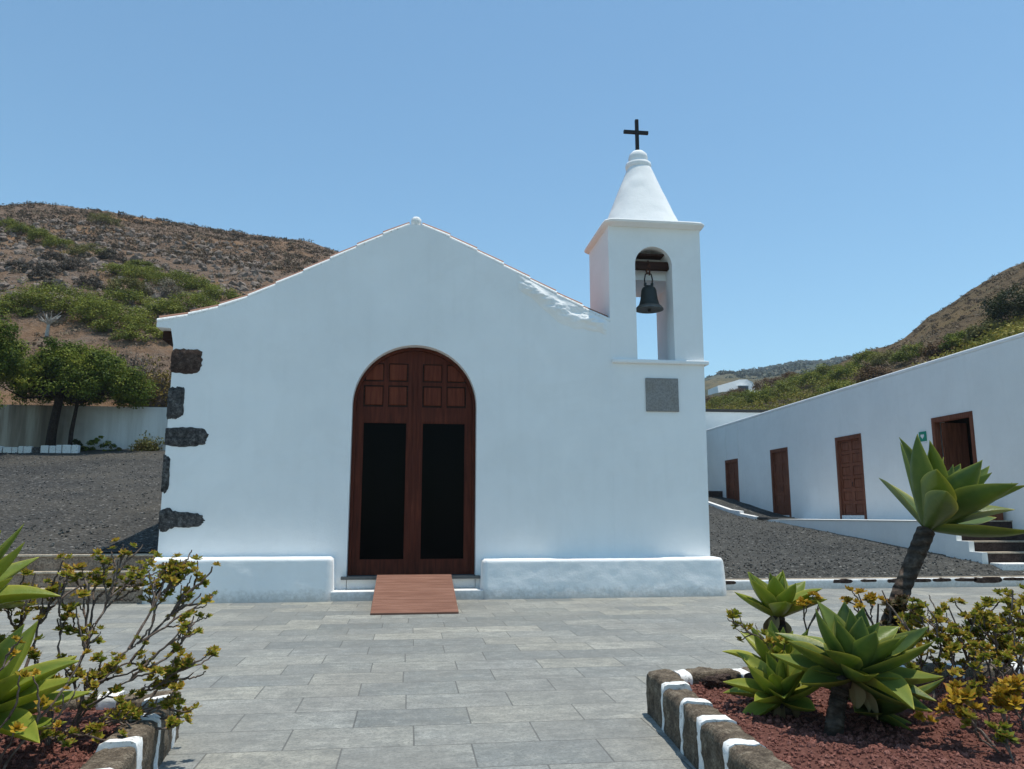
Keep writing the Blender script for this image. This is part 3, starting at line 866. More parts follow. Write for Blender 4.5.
# bell (hangs from the beam: a thing of its own)
bx, by = 4.82, 15.10
bell = empty("church_bell", (bx, by, 5.66), "dark bronze bell hanging from the beam inside the arch of the white turret", "bell")
b = MB()
b.lathe([(0.02, 0.50), (0.09, 0.50), (0.13, 0.475), (0.155, 0.42), (0.165, 0.33), (0.18, 0.22), (0.205, 0.13), (0.235, 0.08), (0.245, 0.075)], (bx, by, 5.66), 36)
b.build("bell_body", BRONZE, bell, smooth=True, angle=50)
b = MB()
b.lathe([(0.205, 0.02), (0.235, 0.085), (0.25, 0.075), (0.285, 0.03), (0.29, 0.005), (0.275, 0.0), (0.2, 0.018)], (bx, by, 5.66), 36)
b.build("bell_rim", BRONZE_RIM, bell, smooth=True, angle=50)
b = MB(); b.tube([(bx, by, 6.0), (bx, by, 5.7), (bx, by, 5.67), (bx, by, 5.63)], [0.012, 0.014, 0.04, 0.03], 8); b.build("clapper", DARKIRON, bell, smooth=True)
b = MB(); b.box(bx - 0.08, bx + 0.08, by - 0.035, by + 0.035, 6.14, 6.19); b.box(bx - 0.095, bx - 0.05, by - 0.03, by + 0.03, 6.18, 6.24); b.box(bx + 0.05, bx + 0.095, by - 0.03, by + 0.03, 6.18, 6.24)
b.build("bell_crown", BRONZE, bell, bevel=0.008)
b = MB(); b.tube([(bx - 0.075, by, 6.2), (bx - 0.085, by, 6.32), (bx - 0.06, by, 6.43), (bx, by, 6.46), (bx + 0.06, by, 6.43), (bx + 0.085, by, 6.32), (bx + 0.075, by, 6.2)], 0.014, 8)
b.build("shackle", DARKIRON, bell, smooth=True)
b = MB(); b.tube([(bx - 0.02, by, 6.43), (bx - 0.04, by, 6.50), (bx, by - 0.075, 6.62), (bx, by, 6.71)], 0.022, 8); b.tube([(bx + 0.02, by, 6.41), (bx + 0.03, by, 6.5), (bx + 0.01, by - 0.075, 6.60)], 0.018, 8)
b.build("hanger_hook", RUST, bell, smooth=True)

# plaque
pl = MB(); pl.box(4.615, 5.285, YF - 0.035, YF - 0.001, 3.525, 4.195)
o = pl.build("plaque", PLAQUE, bevel=0.006, seg=1)
tag(o, "square grey-brown plaque fixed to the white turret wall below the bell", "plaque")

# wooden ramp
ramp = empty("wooden_ramp", (0.12, 13.4, 0), "reddish brown plank ramp leading up to the church door", "ramp")
b = MB()
npl = 13
for k in range(npl):
    t0, t1 = k / npl, (k + 1) / npl - 0.0025
    ya, yb_ = 12.42 + 2.30 * t0, 12.42 + 2.30 * t1
    za, zb = 0.03 + 0.40 * t0, 0.03 + 0.40 * t1
    xa0, xb0 = -0.55 - 0.0 * k, 0.79
    vs = [(xa0, ya, za), (xb0, ya, za), (xb0, yb_, zb), (xa0, yb_, zb)]
    vs += [(x, y, z - 0.025) for x, y, z in vs]
    b.add(vs, [(0, 1, 2, 3), (7, 6, 5, 4), (0, 4, 5, 1), (1, 5, 6, 2), (2, 6, 7, 3), (3, 7, 4, 0)])
b.build("deck_planks", RAMPWOOD, ramp)
for x in (-0.52, 0.10, 0.73):
    b = MB(); b.prism([(12.45, 0.0), (14.42, 0.0), (14.42, 0.35), (12.45, 0.006)], 'x', x, x + 0.035); b.build("side_support", BEAMWOOD, ramp)

# ================================================================== ANNEX (long white building on the right)
AX = 14.7
annex = empty("annex_building", (AX, 26, 0), "long low whitewashed building with brown doors on the right of the yard", "building")
DOORS = [(33.75, 35.2, 4.03), (29.0, 30.5, 4.14), (23.9, 25.5, 4.16), (18.7, 20.36, 4.22)]
def wtop(y): return 5.80 - (y - 12) * 0.0075
pts = [(37.4, 1.1), (37.4, wtop(37.4)), (9.0, wtop(9.0)), (9.0, 1.1)]
seq = []
for (y0, y1, zt) in sorted(DOORS):
    seq += [(y0, 1.1), (y0, zt), (y1, zt), (y1, 1.1)]
b = MB(); b.prism([(9.0, -0.1), (18.6, -0.1), (18.6, 1.1)] + seq + [(37.4, 1.1), (37.4, wtop(37.4)), (9.0, wtop(9.0))], 'x', AX, AX + 0.4)
b.build("front_wall", PLASTER_G, annex)
for bb in ((AX + 0.4, 21, 37.0, 37.4), (AX, 21, 8.6, 9.0), (20.6, 21, 9.0, 37.0)):
    b = MB(); b.box(*bb, 0, 5.5); b.build("end_wall", PLASTER_G, annex)
b = MB(); b.prism([(9.0, wtop(9) - 0.0), (37.42, wtop(37.42) - 0.0), (37.42, wtop(37.42) + 0.12), (9.0, wtop(9) + 0.12)], 'x', AX - 0.012, AX + 0.44); b.build("parapet_cap", PLASTER, annex, bevel=0.11, seg=5)
b = MB(); b.box(AX + 0.4, 20.6, 9, 37, 5.2, 5.4); b.build("flat_roof", PLASTER_G, annex)
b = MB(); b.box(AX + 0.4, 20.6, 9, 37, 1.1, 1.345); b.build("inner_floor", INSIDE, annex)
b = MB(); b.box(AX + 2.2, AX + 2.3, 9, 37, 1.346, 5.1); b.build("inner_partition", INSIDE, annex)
FL = 1.36
for k, (y0, y1, zt) in enumerate(DOORS):
    root = annex
    fr = MB(); t = 0.13
    fr.box(AX - 0.02, AX + 0.16, y0 + 0.003, y0 + t, FL, zt - 0.003); fr.box(AX - 0.02, AX + 0.16, y1 - t, y1 - 0.003, FL, zt - 0.003)
    fr.box(AX - 0.021, AX + 0.16, y0 + t, y1 - t, zt - t - 0.01, zt - 0.003)
    fo = fr.build("door_frame", ANNEXDOOR, annex, bevel=0.008, seg=1)
    if k == 3:
        fo["label"] = "frame of the open dark doorway nearest the camera"
        lf = MB(); lf.box(AX + 0.17, AX + 0.92, y1 - 0.20, y1 - 0.15, FL + 0.02, zt - t - 0.02)
        d = lf.build("door_leaf", ANNEXDOOR, annex); d["label"] = "door leaf swung inwards"
        continue
    lf = MB(); a0, a1, w0, w1 = y0 + t, y1 - t, FL + 0.14, zt - t - 0.012
    cm = (a0 + a1) / 2
    lf.box(AX + 0.085, AX + 0.12, a0, a1, w0, w1)
    st = 0.09
    for (u0, u1) in ((a0, a0 + st), (cm - st, cm + st), (a1 - st, a1)): lf.box(AX + 0.058, AX + 0.0845, u0, u1, w0, w1)
    nrow = 6
    for r_ in range(nrow + 1):
        zc = w0 + (w1 - w0) * r_ / nrow
        za, zb = max(w0, zc - 0.05), min(w1, zc + 0.05)
        for (u0, u1) in ((a0 + st, cm - st), (cm + st, a1 - st)): lf.box(AX + 0.060, AX + 0.0845, u0, u1, za, zb)
    d = lf.build("door_leaf", ANNEXDOOR, annex)
    for r_ in range(nrow):
        if k == 1 and r_ > 1: continue
        za = w0 + (w1 - w0) * r_ / nrow + 0.075; zb = w0 + (w1 - w0) * (r_ + 1) / nrow - 0.075
        for (u0, u1) in ((a0 + st + 0.03, cm - st - 0.03), (cm + st + 0.03, a1 - st - 0.03)):
            if k == 2 and r_ == nrow - 1 and u0 > cm:
                g = MB(); g.box(AX + 0.07, AX + 0.0845, u0 + 0.05, u1 - 0.05, za + 0.05, zb); g.build("small_grille", DARKIRON, d)
            p_ = MB(); p_.box(AX + 0.066, AX + 0.0847, u0, u1, za, zb); p_.build("door_panel", ANNEXDOOR, d, bevel=0.012, seg=1)
    hk = MB(); hk.tube([(AX + 0.058, cm - 0.05, 2.45), (AX + 0.02, cm - 0.05, 2.45), (AX + 0.02, cm - 0.05, 2.58), (AX + 0.058, cm - 0.05, 2.58)], 0.012, 6); hk.build("handle", DARKIRON, d)
    th = MB(); th.box(AX - 0.015, AX + 0.15, a0 + 0.002, a1 - 0.002, FL - 0.005, FL + 0.13); th.build("threshold", PAINT, annex)
# walkway in front of the doors, its steps and the sloping kerb
wk = empty("walkway", (13.8, 21, 0), "raised white-sided walkway running along the brown doors of the long building", "walkway")
b = MB(); b.box(13.0, AX - 0.002, 17.72, 37.0, -0.05, 1.335); b.build("plinth", PLASTER_G, wk)
b = MB(); b.box(12.975, AX - 0.004, 17.722, 26.6, 1.336, 1.362); b.build("walk_slab", CONCRETE, wk, bevel=0.006, seg=1)
b = MB(); b.box(12.93, 14.0, 27.4, 31.4, 1.345, 1.42); o = b.build("door_slab", COPING_D, wk)
b = MB(); b.prism([(16.5, 0.0), (16.5, 0.665), (16.9, 0.665), (16.9, 0.90), (17.3, 0.90), (17.3, 1.135), (17.719, 1.135), (17.719, 0.0)], 'x', 12.86, 12.999); b.build("stair_cheek", PLASTER_G, wk)
steps_r = empty("stone_steps", (14, 17, 0.3), "dark brown steps with pale edges climbing to the walkway beside the leaning agave", "steps")
for k in range(4):
    y0 = 16.5 + 0.4 * k; z1 = 0.43 + 0.235 * (k + 1)
    s_ = MB(); s_.box(13.002, AX - 0.003, y0 + 0.02, 17.715, z1 - 0.235 + (0.001 if k else -0.3), z1 - 0.03); st = s_.build("step", DARKRISER, steps_r)
    s_ = MB(); s_.box(13.002, AX - 0.003, y0 - 0.01, y0 + 0.40, z1 - 0.029, z1 - 0.001); s_.build("nosing", NOSING, st)
b = MB(); b.prism([(13.02, 16.1), (16.2, 16.0), (16.2, 16.49), (13.02, 16.49)], 'z', 0.2, 0.44); o = b.build("white_footing", PAINT, bevel=0.02)
tag(o, "white painted strip at the foot of the dark steps by the right edge", "footing")
b = MB(); xs_ = [(28.2, 1.10), (28.2, 1.45), (29.5, 1.56), (29.52, 1.66), (30.5, 1.72), (34.2, 2.26), (37.0, 2.65), (37.0, 1.10)]
b.prism(xs_, 'x', 12.82, 12.997); o = b.build("sloping_kerb", PAINT, bevel=0.015)
tag(o, "bright white stepped kerb sloping up beside the farthest brown doors", "kerb")
far_steps = empty("dark_steps", (13.9, 34.9, 1.3), "small dark steps at the far end of the walkway beside the church corner", "steps")
for k in range(4):
    s_ = MB(); s_.box(13.1, AX - 0.01, 34.6 + 0.35 * k, 36.2, 1.34 + 0.32 * k, 1.659 + 0.32 * k); s_.build("step", DARKRISER, far_steps)
box_o = MB(); box_o.box(13.75, 14.60, 17.85, 18.45, 1.365, 1.60); box_o.box(13.70, 14.64, 17.82, 18.48, 1.602, 1.65)
o = box_o.build("wooden_chest", ANNEXDOOR, bevel=0.01, seg=1)
tag(o, "low dark brown wooden chest at the top of the steps behind the leaning agave", "chest")
# green sign
sg = empty("green_sign", (AX, 20.75, 3.7), "small square green sign with a white heart on the wall left of the open doorway", "sign")
b = MB(); b.box(AX - 0.025, AX - 0.002, 20.62, 20.93, 3.60, 3.88); b.build("sign_board", GREENSIGN, sg)
hp = []
for t in lin(0, 2 * math.pi, 25)[:-1]:
    hx = 16 * math.sin(t) ** 3; hz = 13 * math.cos(t) - 5 * math.cos(2 * t) - 2 * math.cos(3 * t) - math.cos(4 * t)
    hp.append((20.775 + hx * 0.0048, 3.745 + hz * 0.0048))
b = MB(); b.prism(hp, 'x', AX - 0.031, AX - 0.0255); b.build("heart_mark", WHITESIGN, sg)
b = MB(); b.box(AX - 0.02, AX - 0.002, 20.63, 20.92, 3.54, 3.595); b.build("sign_strip", WHITESIGN, sg)
# thin pipes above the farthest door
for y in (33.65, 35.0):
    b = MB(); b.tube([(AX - 0.02, y, 4.08), (AX - 0.02, y, 5.55)], 0.012, 6); o = b.build("wall_conduit", PLASTER_G, annex)

# low whitewashed kerb along the yard
yk = empty("yard_kerb", (10, 15.7, 0), "low white plastered kerb with dark stones showing along the edge of the black gravel yard", "kerb")
b = MB(); b.box(5.86, 24, 15.56, 15.74, -0.05, 0.19); o = b.build("kerb_wall", PLASTER_D, yk, bevel=0.03, seg=2)
random.seed(8)
for (x0, w, h) in [(6.15, 0.42, 0.05), (8.75, 0.35, 0.055), (9.35, 0.30, 0.035), (9.95, 0.22, 0.06), (10.45, 0.40, 0.05), (10.98, 0.34, 0.045), (11.5, 0.42, 0.04), (11.95, 0.52, 0.10), (12.62, 0.4, 0.04), (13.2, 0.5, 0.05)]:
    nn = 16; ring = []
    for q_ in range(nn):
        t_ = 2 * math.pi * q_ / nn; d_ = (abs(math.cos(t_)) ** 4 + abs(math.sin(t_)) ** 4) ** -0.25
        ring.append((x0 + w / 2 + w * 0.62 * d_ * math.cos(t_) * random.uniform(0.92, 1.08), 0.165 - h * 0.3 + (h * 0.5 + 0.012) * d_ * math.sin(t_) * random.uniform(0.8, 1.2)))
    s_ = MB(); s_.prism(ring, 'y', 15.548, 15.62)
    s_.build("set_stone", BASALT_RED, yk, bevel=0.006, seg=1)
b = MB()
b.box(6.0, 24, 15.62, 15.75, 0.191, 0.203); b.build("kerb_cap", NOSING, yk)

# far white wall with a dark coping
fwl = empty("yard_wall", (20, 38.7, 0), "pale plastered wall with a thin dark coping seen between the turret and the long building", "wall")
b = MB(); b.box(9, 40, 38.65, 38.95, 1.0, 6.80); b.build("wall_face", PLASTER_G, fwl)
b = MB(); b.box(9, 40, 38.60, 39.0, 6.802, 6.95); b.build("coping", COPING_D, fwl)

# far house on the hillside
fh = empty("white_house", (70.8, 161, 25), "small white house with a rounded roof far away on the hillside right of the turret", "house")
hp_ = [(66.4, 24.0), (74.9, 24.0), (74.9, 29.6), (74.4, 30.5), (73.2, 31.0), (71.5, 30.9), (66.4, 29.4)]
b = MB(); b.prism(hp_, 'y', 160, 167)
o = b.build("wall", PLASTER, fh)
for v in o.data.vertices:                      # front leaned back, a slope added so the sun brightens it
    if v.co.z > 3 and v.co.y < 0: v.co.y += 1.3
b = MB(); b.box(70.9, 73.0, 160.25, 160.9, 28.1, 29.3); wdo = b.build("window", WINDOWBLUE, fh)
b = MB(); b.box(70.7, 73.2, 160.2, 160.9, 29.301, 29.45); b.build("frame", PAINT, wdo)
# ================================================================== LEFT TERRACE
ls = empty("terrace_steps", (-6.5, 14.9, 0), "three worn pale-edged stone steps up to the black gravel terrace left of the church", "steps")
for k in range(3):
    z1 = (0.27, 0.54, 0.82)[k]; z0 = (-0.05, 0.271, 0.541)[k]; y0 = 14.55 + 0.16 * k
    s_ = MB(); s_.box(-9.5, -4.44, y0 + 0.03, 15.02, z0, z1 - 0.045); st = s_.build("step", STEPSTONE, ls)
    xs_ = lin(-9.5, -4.44 - 0.9 * (0), 30)
    s_ = MB(); s_.box(-9.5, -4.44, y0, y0 + 0.34, z1 - 0.0445, z1 - 0.002)
    no = s_.build("tread_slab", NOSING, st, bevel=0.02, seg=3)

tw_ = MB(); tw_.box(-40, 7.5, 36.5, 36.9, 2.5, 6.28); o = tw_.build("terrace_wall", STAINED)
tag(o, "old stained pale wall behind the trees at the far side of the gravel terrace", "wall")
# low painted kerb at left
kb = empty("painted_kerb", (-16, 33.9, 4), "low kerb of white painted stones under the trees beyond the gravel terrace", "kerb")
random.seed(5)
xk = -19.6
while xk < -13.9:
    wv = random.uniform(0.18, 0.34)
    k = MB(); zt = 3.95 + (xk + 19.6) * 0.035
    k.box(xk, xk + wv, 34.55, 34.8, 3.4, 4.16 + (xk + 19.6) * 0.03 + random.uniform(0.0, 0.07)); k.build("kerb_stone", PAINT if random.random() < 0.72 else BASALT, kb, bevel=0.035)
    xk += wv + random.uniform(0.015, 0.05)

# ================================================================== TREES
def juniper(name, base, crown, seed, label, trunks, ntuft=230, mat=JUNIPER, blade=0.11):
    rng = np.random.default_rng(seed)
    t = empty(name, base, label, "tree")
    tb = MB()
    for pts, rad in trunks: tb.tube(pts, rad, 9)
    cx, cy_, cz, rx, ry, rz = crown
    lv = Leaves()
    for k in range(ntuft):
        d = unit(rng.normal(size=(1, 3)))[0]
        if d[2] < -0.30: d[2] *= -0.5
        rr = rng.uniform(0.45, 1.0) ** 0.45
        lump = 1 + 0.30 * mnoise.noise(Vector(d * 2.3 + seed))
        c = np.array([cx, cy_, cz]) + d * np.array([rx, ry, rz]) * rr * lump
        nb_ = 240
        q = unit(rng.normal(size=(nb_, 3)))
        tr_ = rng.uniform(0.25, 0.55)
        P = c + q * tr_ * rng.uniform(0.35, 1.05, (nb_, 1)) * np.array([1.1, 1.1, 0.85])
        Nn = unit(q * 0.9 + rng.normal(size=(nb_, 3)) * 0.4 + np.array([0, 0, 0.45]))
        tint = np.clip(rng.uniform(0.1, 0.9) + rng.normal(size=nb_) * 0.16, 0, 1)
        lv.add_arrays(quads(rng, P, Nn, blade * rng.uniform(0.6, 1.3, nb_), 0.55), 4, tint)
        if k % 5 == 0:
            s0 = trunks[0][0][-1]
            tb.tube([s0, (np.array(s0) * 0.45 + c * 0.55 + rng.normal(size=3) * 0.2).tolist(), c.tolist()], [0.07, 0.04, 0.012], 5)
    tb.build("trunk", TRUNK, t, smooth=True)
    lv.build("crown", mat, t)
    return t
juniper("juniper_tree", (-15.1, 35.4, 4.0), (-14.5, 35.2, 6.95, 2.75, 1.6, 1.85), 3,
        "thick dark trunked evergreen before the stained wall, its rounded crown reaching nearest the church",
        [([(-15.2, 35.4, 3.6), (-15.17, 35.4, 5.0), (-15.0, 35.4, 6.6)], [0.22, 0.19, 0.16])], 260)
juniper("juniper_tree", (-14.45, 35.5, 4.0), (-13.5, 35.6, 6.8, 1.5, 0.8, 1.2), 5,
        "thin trunked small evergreen right beside the thick dark trunk by the stained wall",
        [([(-14.45, 35.5, 3.6), (-14.44, 35.5, 5.0), (-14.3, 35.5, 6.3)], [0.10, 0.09, 0.07])], 80)
juniper("juniper_tree", (-17.6, 32.6, 3.7), (-17.6, 32.2, 7.6, 2.5, 1.8, 1.9), 7,
        "taller bright green evergreen at the left edge of the picture beyond the gravel terrace",
        [([(-18.6, 32.6, 3.4), (-18.4, 32.6, 5.0), (-17.9, 32.5, 6.8)], [0.25, 0.22, 0.18])], 230)
juniper("juniper_tree", (-16.9, 30.6, 3.3), (-16.6, 30.6, 5.6, 1.25, 0.9, 0.75), 9,
        "low spreading evergreen branch mass at the left edge, lower than the tall tree behind it",
        [([(-17.4, 30.8, 3.2), (-17.2, 30.7, 4.2), (-16.9, 30.6, 5.2)], [0.12, 0.10, 0.07])], 70)

def shrub(name, c, rx, ry, rz, mat, label, seed, group=None, ncl=26, nl=60, size=0.16, zf=None, cat="shrub"):
    rng = np.random.default_rng(seed)
    lv = Leaves()
    clump_shrub(lv, rng, c, rx, ry, rz, ncl, nl, size)
    o = lv.build(name, mat)
    return tag(o, label, cat, group)

def twiggy(name, base, r, h, n, mat_twig, mat_leaf, label, seed, leafsize=0.12, nleaf=8, thick=0.03, cat="shrub"):
    """bare-looking shrub: many forked twigs with sparse leaves"""
    rng = np.random.default_rng(seed)
    t = empty(name, base, label, cat)
    tb = MB(); lv = Leaves()
    bs = np.array(base, dtype=float)
    for k in range(n):
        an = rng.uniform(0, 2 * math.pi); sp_ = rng.uniform(0.1, 1.0)
        tip = bs + np.array([math.cos(an) * r * sp_, math.sin(an) * r * sp_ * 0.7, h * rng.uniform(0.55, 1.0) * (1 - 0.35 * sp_)])
        midp = bs + (tip - bs) * 0.5 + np.array([math.cos(an) * r * 0.12, math.sin(an) * 0.1, -0.05 * h]) + rng.normal(size=3) * 0.06 * r
        tb.tube([bs.tolist(), midp.tolist(), tip.tolist()], [thick, thick * 0.6, thick * 0.25], 4, False)
        for q in range(2):
            tip2 = midp + (tip - midp) * rng.uniform(0.3, 0.9) + rng.normal(size=3) * 0.22 * r
            tb.tube([midp.tolist(), tip2.tolist()], [thick * 0.5, thick * 0.2], 3, False)
            P = tip2 + rng.normal(size=(nleaf, 3)) * 0.10 * r
            lv.add_arrays(quads(rng, P, unit(rng.normal(size=(nleaf, 3)) + np.array([0, 0, 0.5])), leafsize * rng.uniform(0.5, 1.3, nleaf)), 4, np.clip(rng.uniform(0.2, 0.8) + rng.normal(size=nleaf) * 0.2, 0, 1))
    tb.build("branches", mat_twig, t)
    lv.build("leaves", mat_leaf, t)
    return t
twiggy("dry_shrub", (-11.75, 37.3, 6.1), 1.35, 2.3, 120, TWIG, YELLOWSHRUB, "yellowish dry shrub on top of the old wall close to the church corner", 21, 0.14, 9)
twiggy("dry_shrub", (-13.4, 39.0, 6.9), 1.5, 2.6, 110, TWIG, GREYSHRUB, "grey leafless shrub standing behind the tree crown, left of the yellowish one", 22, 0.12, 6)
twiggy("dry_shrub", (-10.6, 39.0, 7.0), 1.3, 2.2, 80, TWIG, RUSTSHRUB, "brown twiggy shrub above the old wall under the church eave", 23, 0.13, 8)
twiggy("grass_tuft", (-11.5, 36.1, 4.1), 0.66, 0.9, 60, YELLOWSHRUB, OLIVE, "olive and straw coloured tuft at the foot of the wall beside the church", 24, 0.12, 6, 0.018, "plant")
shrub("low_bush", (-13.5, 35.9, 4.1), 0.78, 0.45, 0.75, BRIGHTSHRUB, "yellow-green low bush at the foot of the wall right of the tree trunks", 25, None, 22, 90, 0.09, None, "bush")
shrub("low_bush", (-14.15, 35.3, 3.95), 0.38, 0.3, 0.75, DARKSHRUB, "small dark green bush just right of the thin trunk", 26, None, 12, 80, 0.09, None, "bush")
shrub("low_bush", (-12.8, 36.0, 4.1), 0.36, 0.3, 0.4, OLIVE, "smallest dull green bush at the wall foot between the yellow-green bush and the grass tuft", 27, None, 10, 70, 0.08, None, "bush")

# ================================================================== HILL VEGETATION
HS = [  # x, y, z, half width, height factor, material, label
 (-44.57, 88.55, 32.86, 1.3, .55, MATGREEN, "green shrub at the left edge, topmost of the diagonal band on the left hillside"),
 (-40.87, 84.64, 30.89, 1.5, .50, MATGREEN, "second shrub down the diagonal green band high on the left hillside"),
 (-37.49, 81.07, 29.09, 1.5, .50, MATGREEN, "third shrub down the diagonal green band high on the left hillside"),
 (-34.14, 77.50, 27.25, 1.4, .50, MATGREEN, "lowest shrub of the diagonal green band high on the left hillside"),
 (-37.17, 95.09, 35.95, 2.0, .50, OLIVE, "lone dull green shrub just below the crest of the left hill"),
 (-30.13, 74.08, 25.45, 1.9, .42, OLIVE, "dull olive shrub in the middle of the left hillside beside bare orange soil"),
 (-27.53, 73.32, 24.92, 1.1, .70, GREYSHRUB, "dark grey shrub touching the right side of the olive one at mid slope"),
 (-24.30, 70.69, 23.43, 1.3, .40, MATGREEN, "small flat green shrub uppermost of the green swath running towards the church roof"),
 (-23.88, 66.82, 21.58, 1.9, .38, MATGREEN, "flat green shrub at the left start of the green swath running towards the church roof"),
 (-21.59, 65.79, 20.92, 2.1, .38, MATGREEN, "broad green shrub second from the left in the swath running towards the church roof"),
 (-19.55, 64.88, 20.29, 2.0, .38, MATGREEN, "broad green shrub in the middle of the swath running towards the church roof"),
 (-17.33, 64.04, 19.71, 1.7, .42, MATGREEN, "green shrub right of the middle of the swath running towards the church roof"),
 (-15.08, 61.12, 18.21, 1.7, .42, MATGREEN, "green shrub nearest the church roof edge at the right end of the swath"),
 (-15.84, 56.60, 16.16, 2.1, .42, MATGREEN, "large green shrub just above the low eave of the church"),
 (-17.15, 54.35, 15.23, 1.6, .50, MATGREEN, "green shrub left of the eave, between the pale dry shrub and the lower green mats"),
 (-20.03, 56.48, 16.42, 1.7, .48, MATGREEN, "dark green rounded shrub below the pale dry one on the left hillside"),
 (-21.63, 60.40, 18.39, 1.5, .55, OLIVE, "grey-olive shrub directly left of the pale dry one on the left hillside"),
 (-18.99, 60.78, 18.36, 1.6, .55, PALESHRUB, "pale straw-grey dry shrub amid the green swath on the left hillside"),
 (-23.59, 54.51, 15.61, 2.9, .36, MATGREEN, "widest flat green shrub low on the left hillside above the tree crowns"),
 (-25.10, 53.59, 15.17, 1.8, .38, MATGREEN, "flat green shrub left of the widest one above the tree crowns"),
 (-21.23, 52.99, 14.80, 2.2, .38, MATGREEN, "flat green shrub right of the widest one above the tree crowns"),
 (-25.56, 51.88, 14.29, 1.5, .45, MATGREEN, "green shrub at the left picture edge just above the tall tree"),
 (-19.19, 51.62, 14.05, 2.2, .42, MATGREEN, "wide green shrub in the lower swath right of the bleached dead tree"),
 (-17.58, 49.91, 13.15, 1.8, .45, MATGREEN, "green shrub low on the slope left of the church eave"),
 (-15.80, 47.89, 12.10, 1.6, .45, MATGREEN, "lowest green shrub right beside the church eave"),
 (-32.52, 66.63, 21.77, .8, .80, GREYSHRUB, "grey scrubby bush near the left edge on the stony slope"),
 (-28.97, 62.94, 19.91, .9, .80, GREYSHRUB, "grey bush above the widest green shrub on the stony slope"),
 (-30.98, 66.02, 21.46, .8, .80, GREYSHRUB, "small grey bush upper left of the pair on the stony slope"),
 (-29.44, 65.03, 20.96, 1.0, .75, GREYSHRUB, "larger grey bush in the middle of the stony slope"),
 (-31.94, 71.38, 24.17, .9, .70, GREYSHRUB, "dark grey bush just below the diagonal green band"),
 (-28.42, 67.39, 22.10, 1.2, .65, GREYSHRUB, "grey bush beside the patch of bare orange soil"),
 (-26.32, 59.29, 18.04, .9, .75, GREYSHRUB, "dark grey bush close above the flat green shrubs"),
 (-24.61, 61.00, 18.85, 1.0, .75, GREYSHRUB, "grey bush right above the flat green shrubs, left of the olive shrub"),
]
for i, (x, y, z, r, hf, mt, lab) in enumerate(HS):
    zz = left_z(x, y) - 0.1
    big = mt in (MATGREEN, OLIVE)
    shrub("hillside_shrub", (x, y, zz), r * 1.12, r * 0.95, r * hf * 1.45, mt, lab, 100 + i, "shrubs on the left hillside", int(20 + r * 20), 100, 0.115 if big else 0.095)
# bleached dead tree
rng = np.random.default_rng(77)
dt = MB(); base = np.array([-21.66, 48.6, left_z(-21.66, 48.6) - 0.2])
tip0 = base + np.array([0.05, 0, 0.75]); dt.tube([base.tolist(), tip0.tolist()], [0.12, 0.09], 7)
for k in range(16):
    an = k * 2.4; tp = tip0 + np.array([math.cos(an) * 0.75 * rng.uniform(.4, 1), math.sin(an) * 0.5, rng.uniform(0.25, 0.8)])
    md = tip0 + (tp - tip0) * 0.5 + rng.normal(size=3) * 0.07
    dt.tube([tip0.tolist(), md.tolist(), tp.tolist()], [0.06, 0.04, 0.015], 5)
o = dt.build("dead_tree", DEADWOOD); tag(o, "small bleached leafless tree below the flat green shrubs on the left hillside", "tree")

HR = [
 (42.46, 48.92, 2.0, 1.25, DARKSHRUB, "darkest tall bush at the right picture edge above the long building"),
 (43.40, 50.20, 1.4, .95, DARKSHRUB, "dark bush left of the tallest one near the right edge above the long building"),
 (40.60, 49.18, 1.3, .85, OLIVE, "dull green bush just above the roofline left of the dark bushes"),
 (40.57, 51.71, 1.5, .75, BRIGHTSHRUB, "yellow-green bush above the roofline, third from the right edge"),
 (40.42, 54.31, 1.4, .75, RUSTSHRUB, "rusty brown bush above the roofline among the yellow-green ones on the right"),
 (45.00, 63.80, 1.8, .7, BRIGHTSHRUB, "yellow-green bush with its top at mid height on the right slope"),
 (48.16, 72.25, 1.8, .7, OLIVE, "dull green bush where the green band meets the dry right slope"),
 (50.37, 79.53, 1.8, .8, BRIGHTSHRUB, "bright bush at the left foot of the dry right slope, on the skyline"),
 (44.25, 73.16, 1.9, .8, BRIGHTSHRUB, "bright green bush below the skyline in the middle of the green band"),
 (48.10, 83.62, 2.0, .8, MATGREEN, "deep green bush on the skyline in the middle of the green band"),
 (45.28, 82.65, 2.1, .8, BRIGHTSHRUB, "bright green bush on the skyline left of the deep green one"),
 (45.80, 87.59, 1.9, .8, MATGREEN, "deep green bush nearest the blue far hill on the skyline"),
 (39.91, 79.79, 2.0, .85, MATGREEN, "deep green bush low in the band, right of the white far house"),
 (37.30, 79.20, 1.8, .85, BRIGHTSHRUB, "bright bush low in the band just right of the white far house"),
 (37.03, 62.96, 1.7, .8, BRIGHTSHRUB, "yellow-green bush close above the slanting white roofline in mid band"),
 (40.04, 62.37, 1.6, .8, RUSTSHRUB, "rust coloured bush close above the slanting white roofline"),
 (39.18, 87.14, 1.9, .7, MATGREEN, "green bush in front of the white far house"),
 (34.92, 82.98, 1.8, .7, MATGREEN, "green bush just above the pale wall with the dark coping"),
 (36.60, 92.00, 2.0, .7, RUSTSHRUB, "brown bush right beside the turret above the pale wall"),
 (43.80, 100.5, 1.8, .7, RUSTSHRUB, "brown bush right of the white far house"),
 (49.10, 100.9, 2.2, .65, RUSTSHRUB, "reddish brown bush below the skyline left of the green band"),
 (52.12, 101.0, 2.0, .65, RUSTSHRUB, "brown bush on the skyline beside the deep green bushes"),
]
for i, (x, y, r, hf, mt, lab) in enumerate(HR):
    shrub("hillside_shrub", (x, y, right_z(x, y) - 0.15), r * 1.1, r, r * hf, mt, lab, 200 + i, "shrubs on the right hillside", int(22 + r * 20), 90, 0.15)

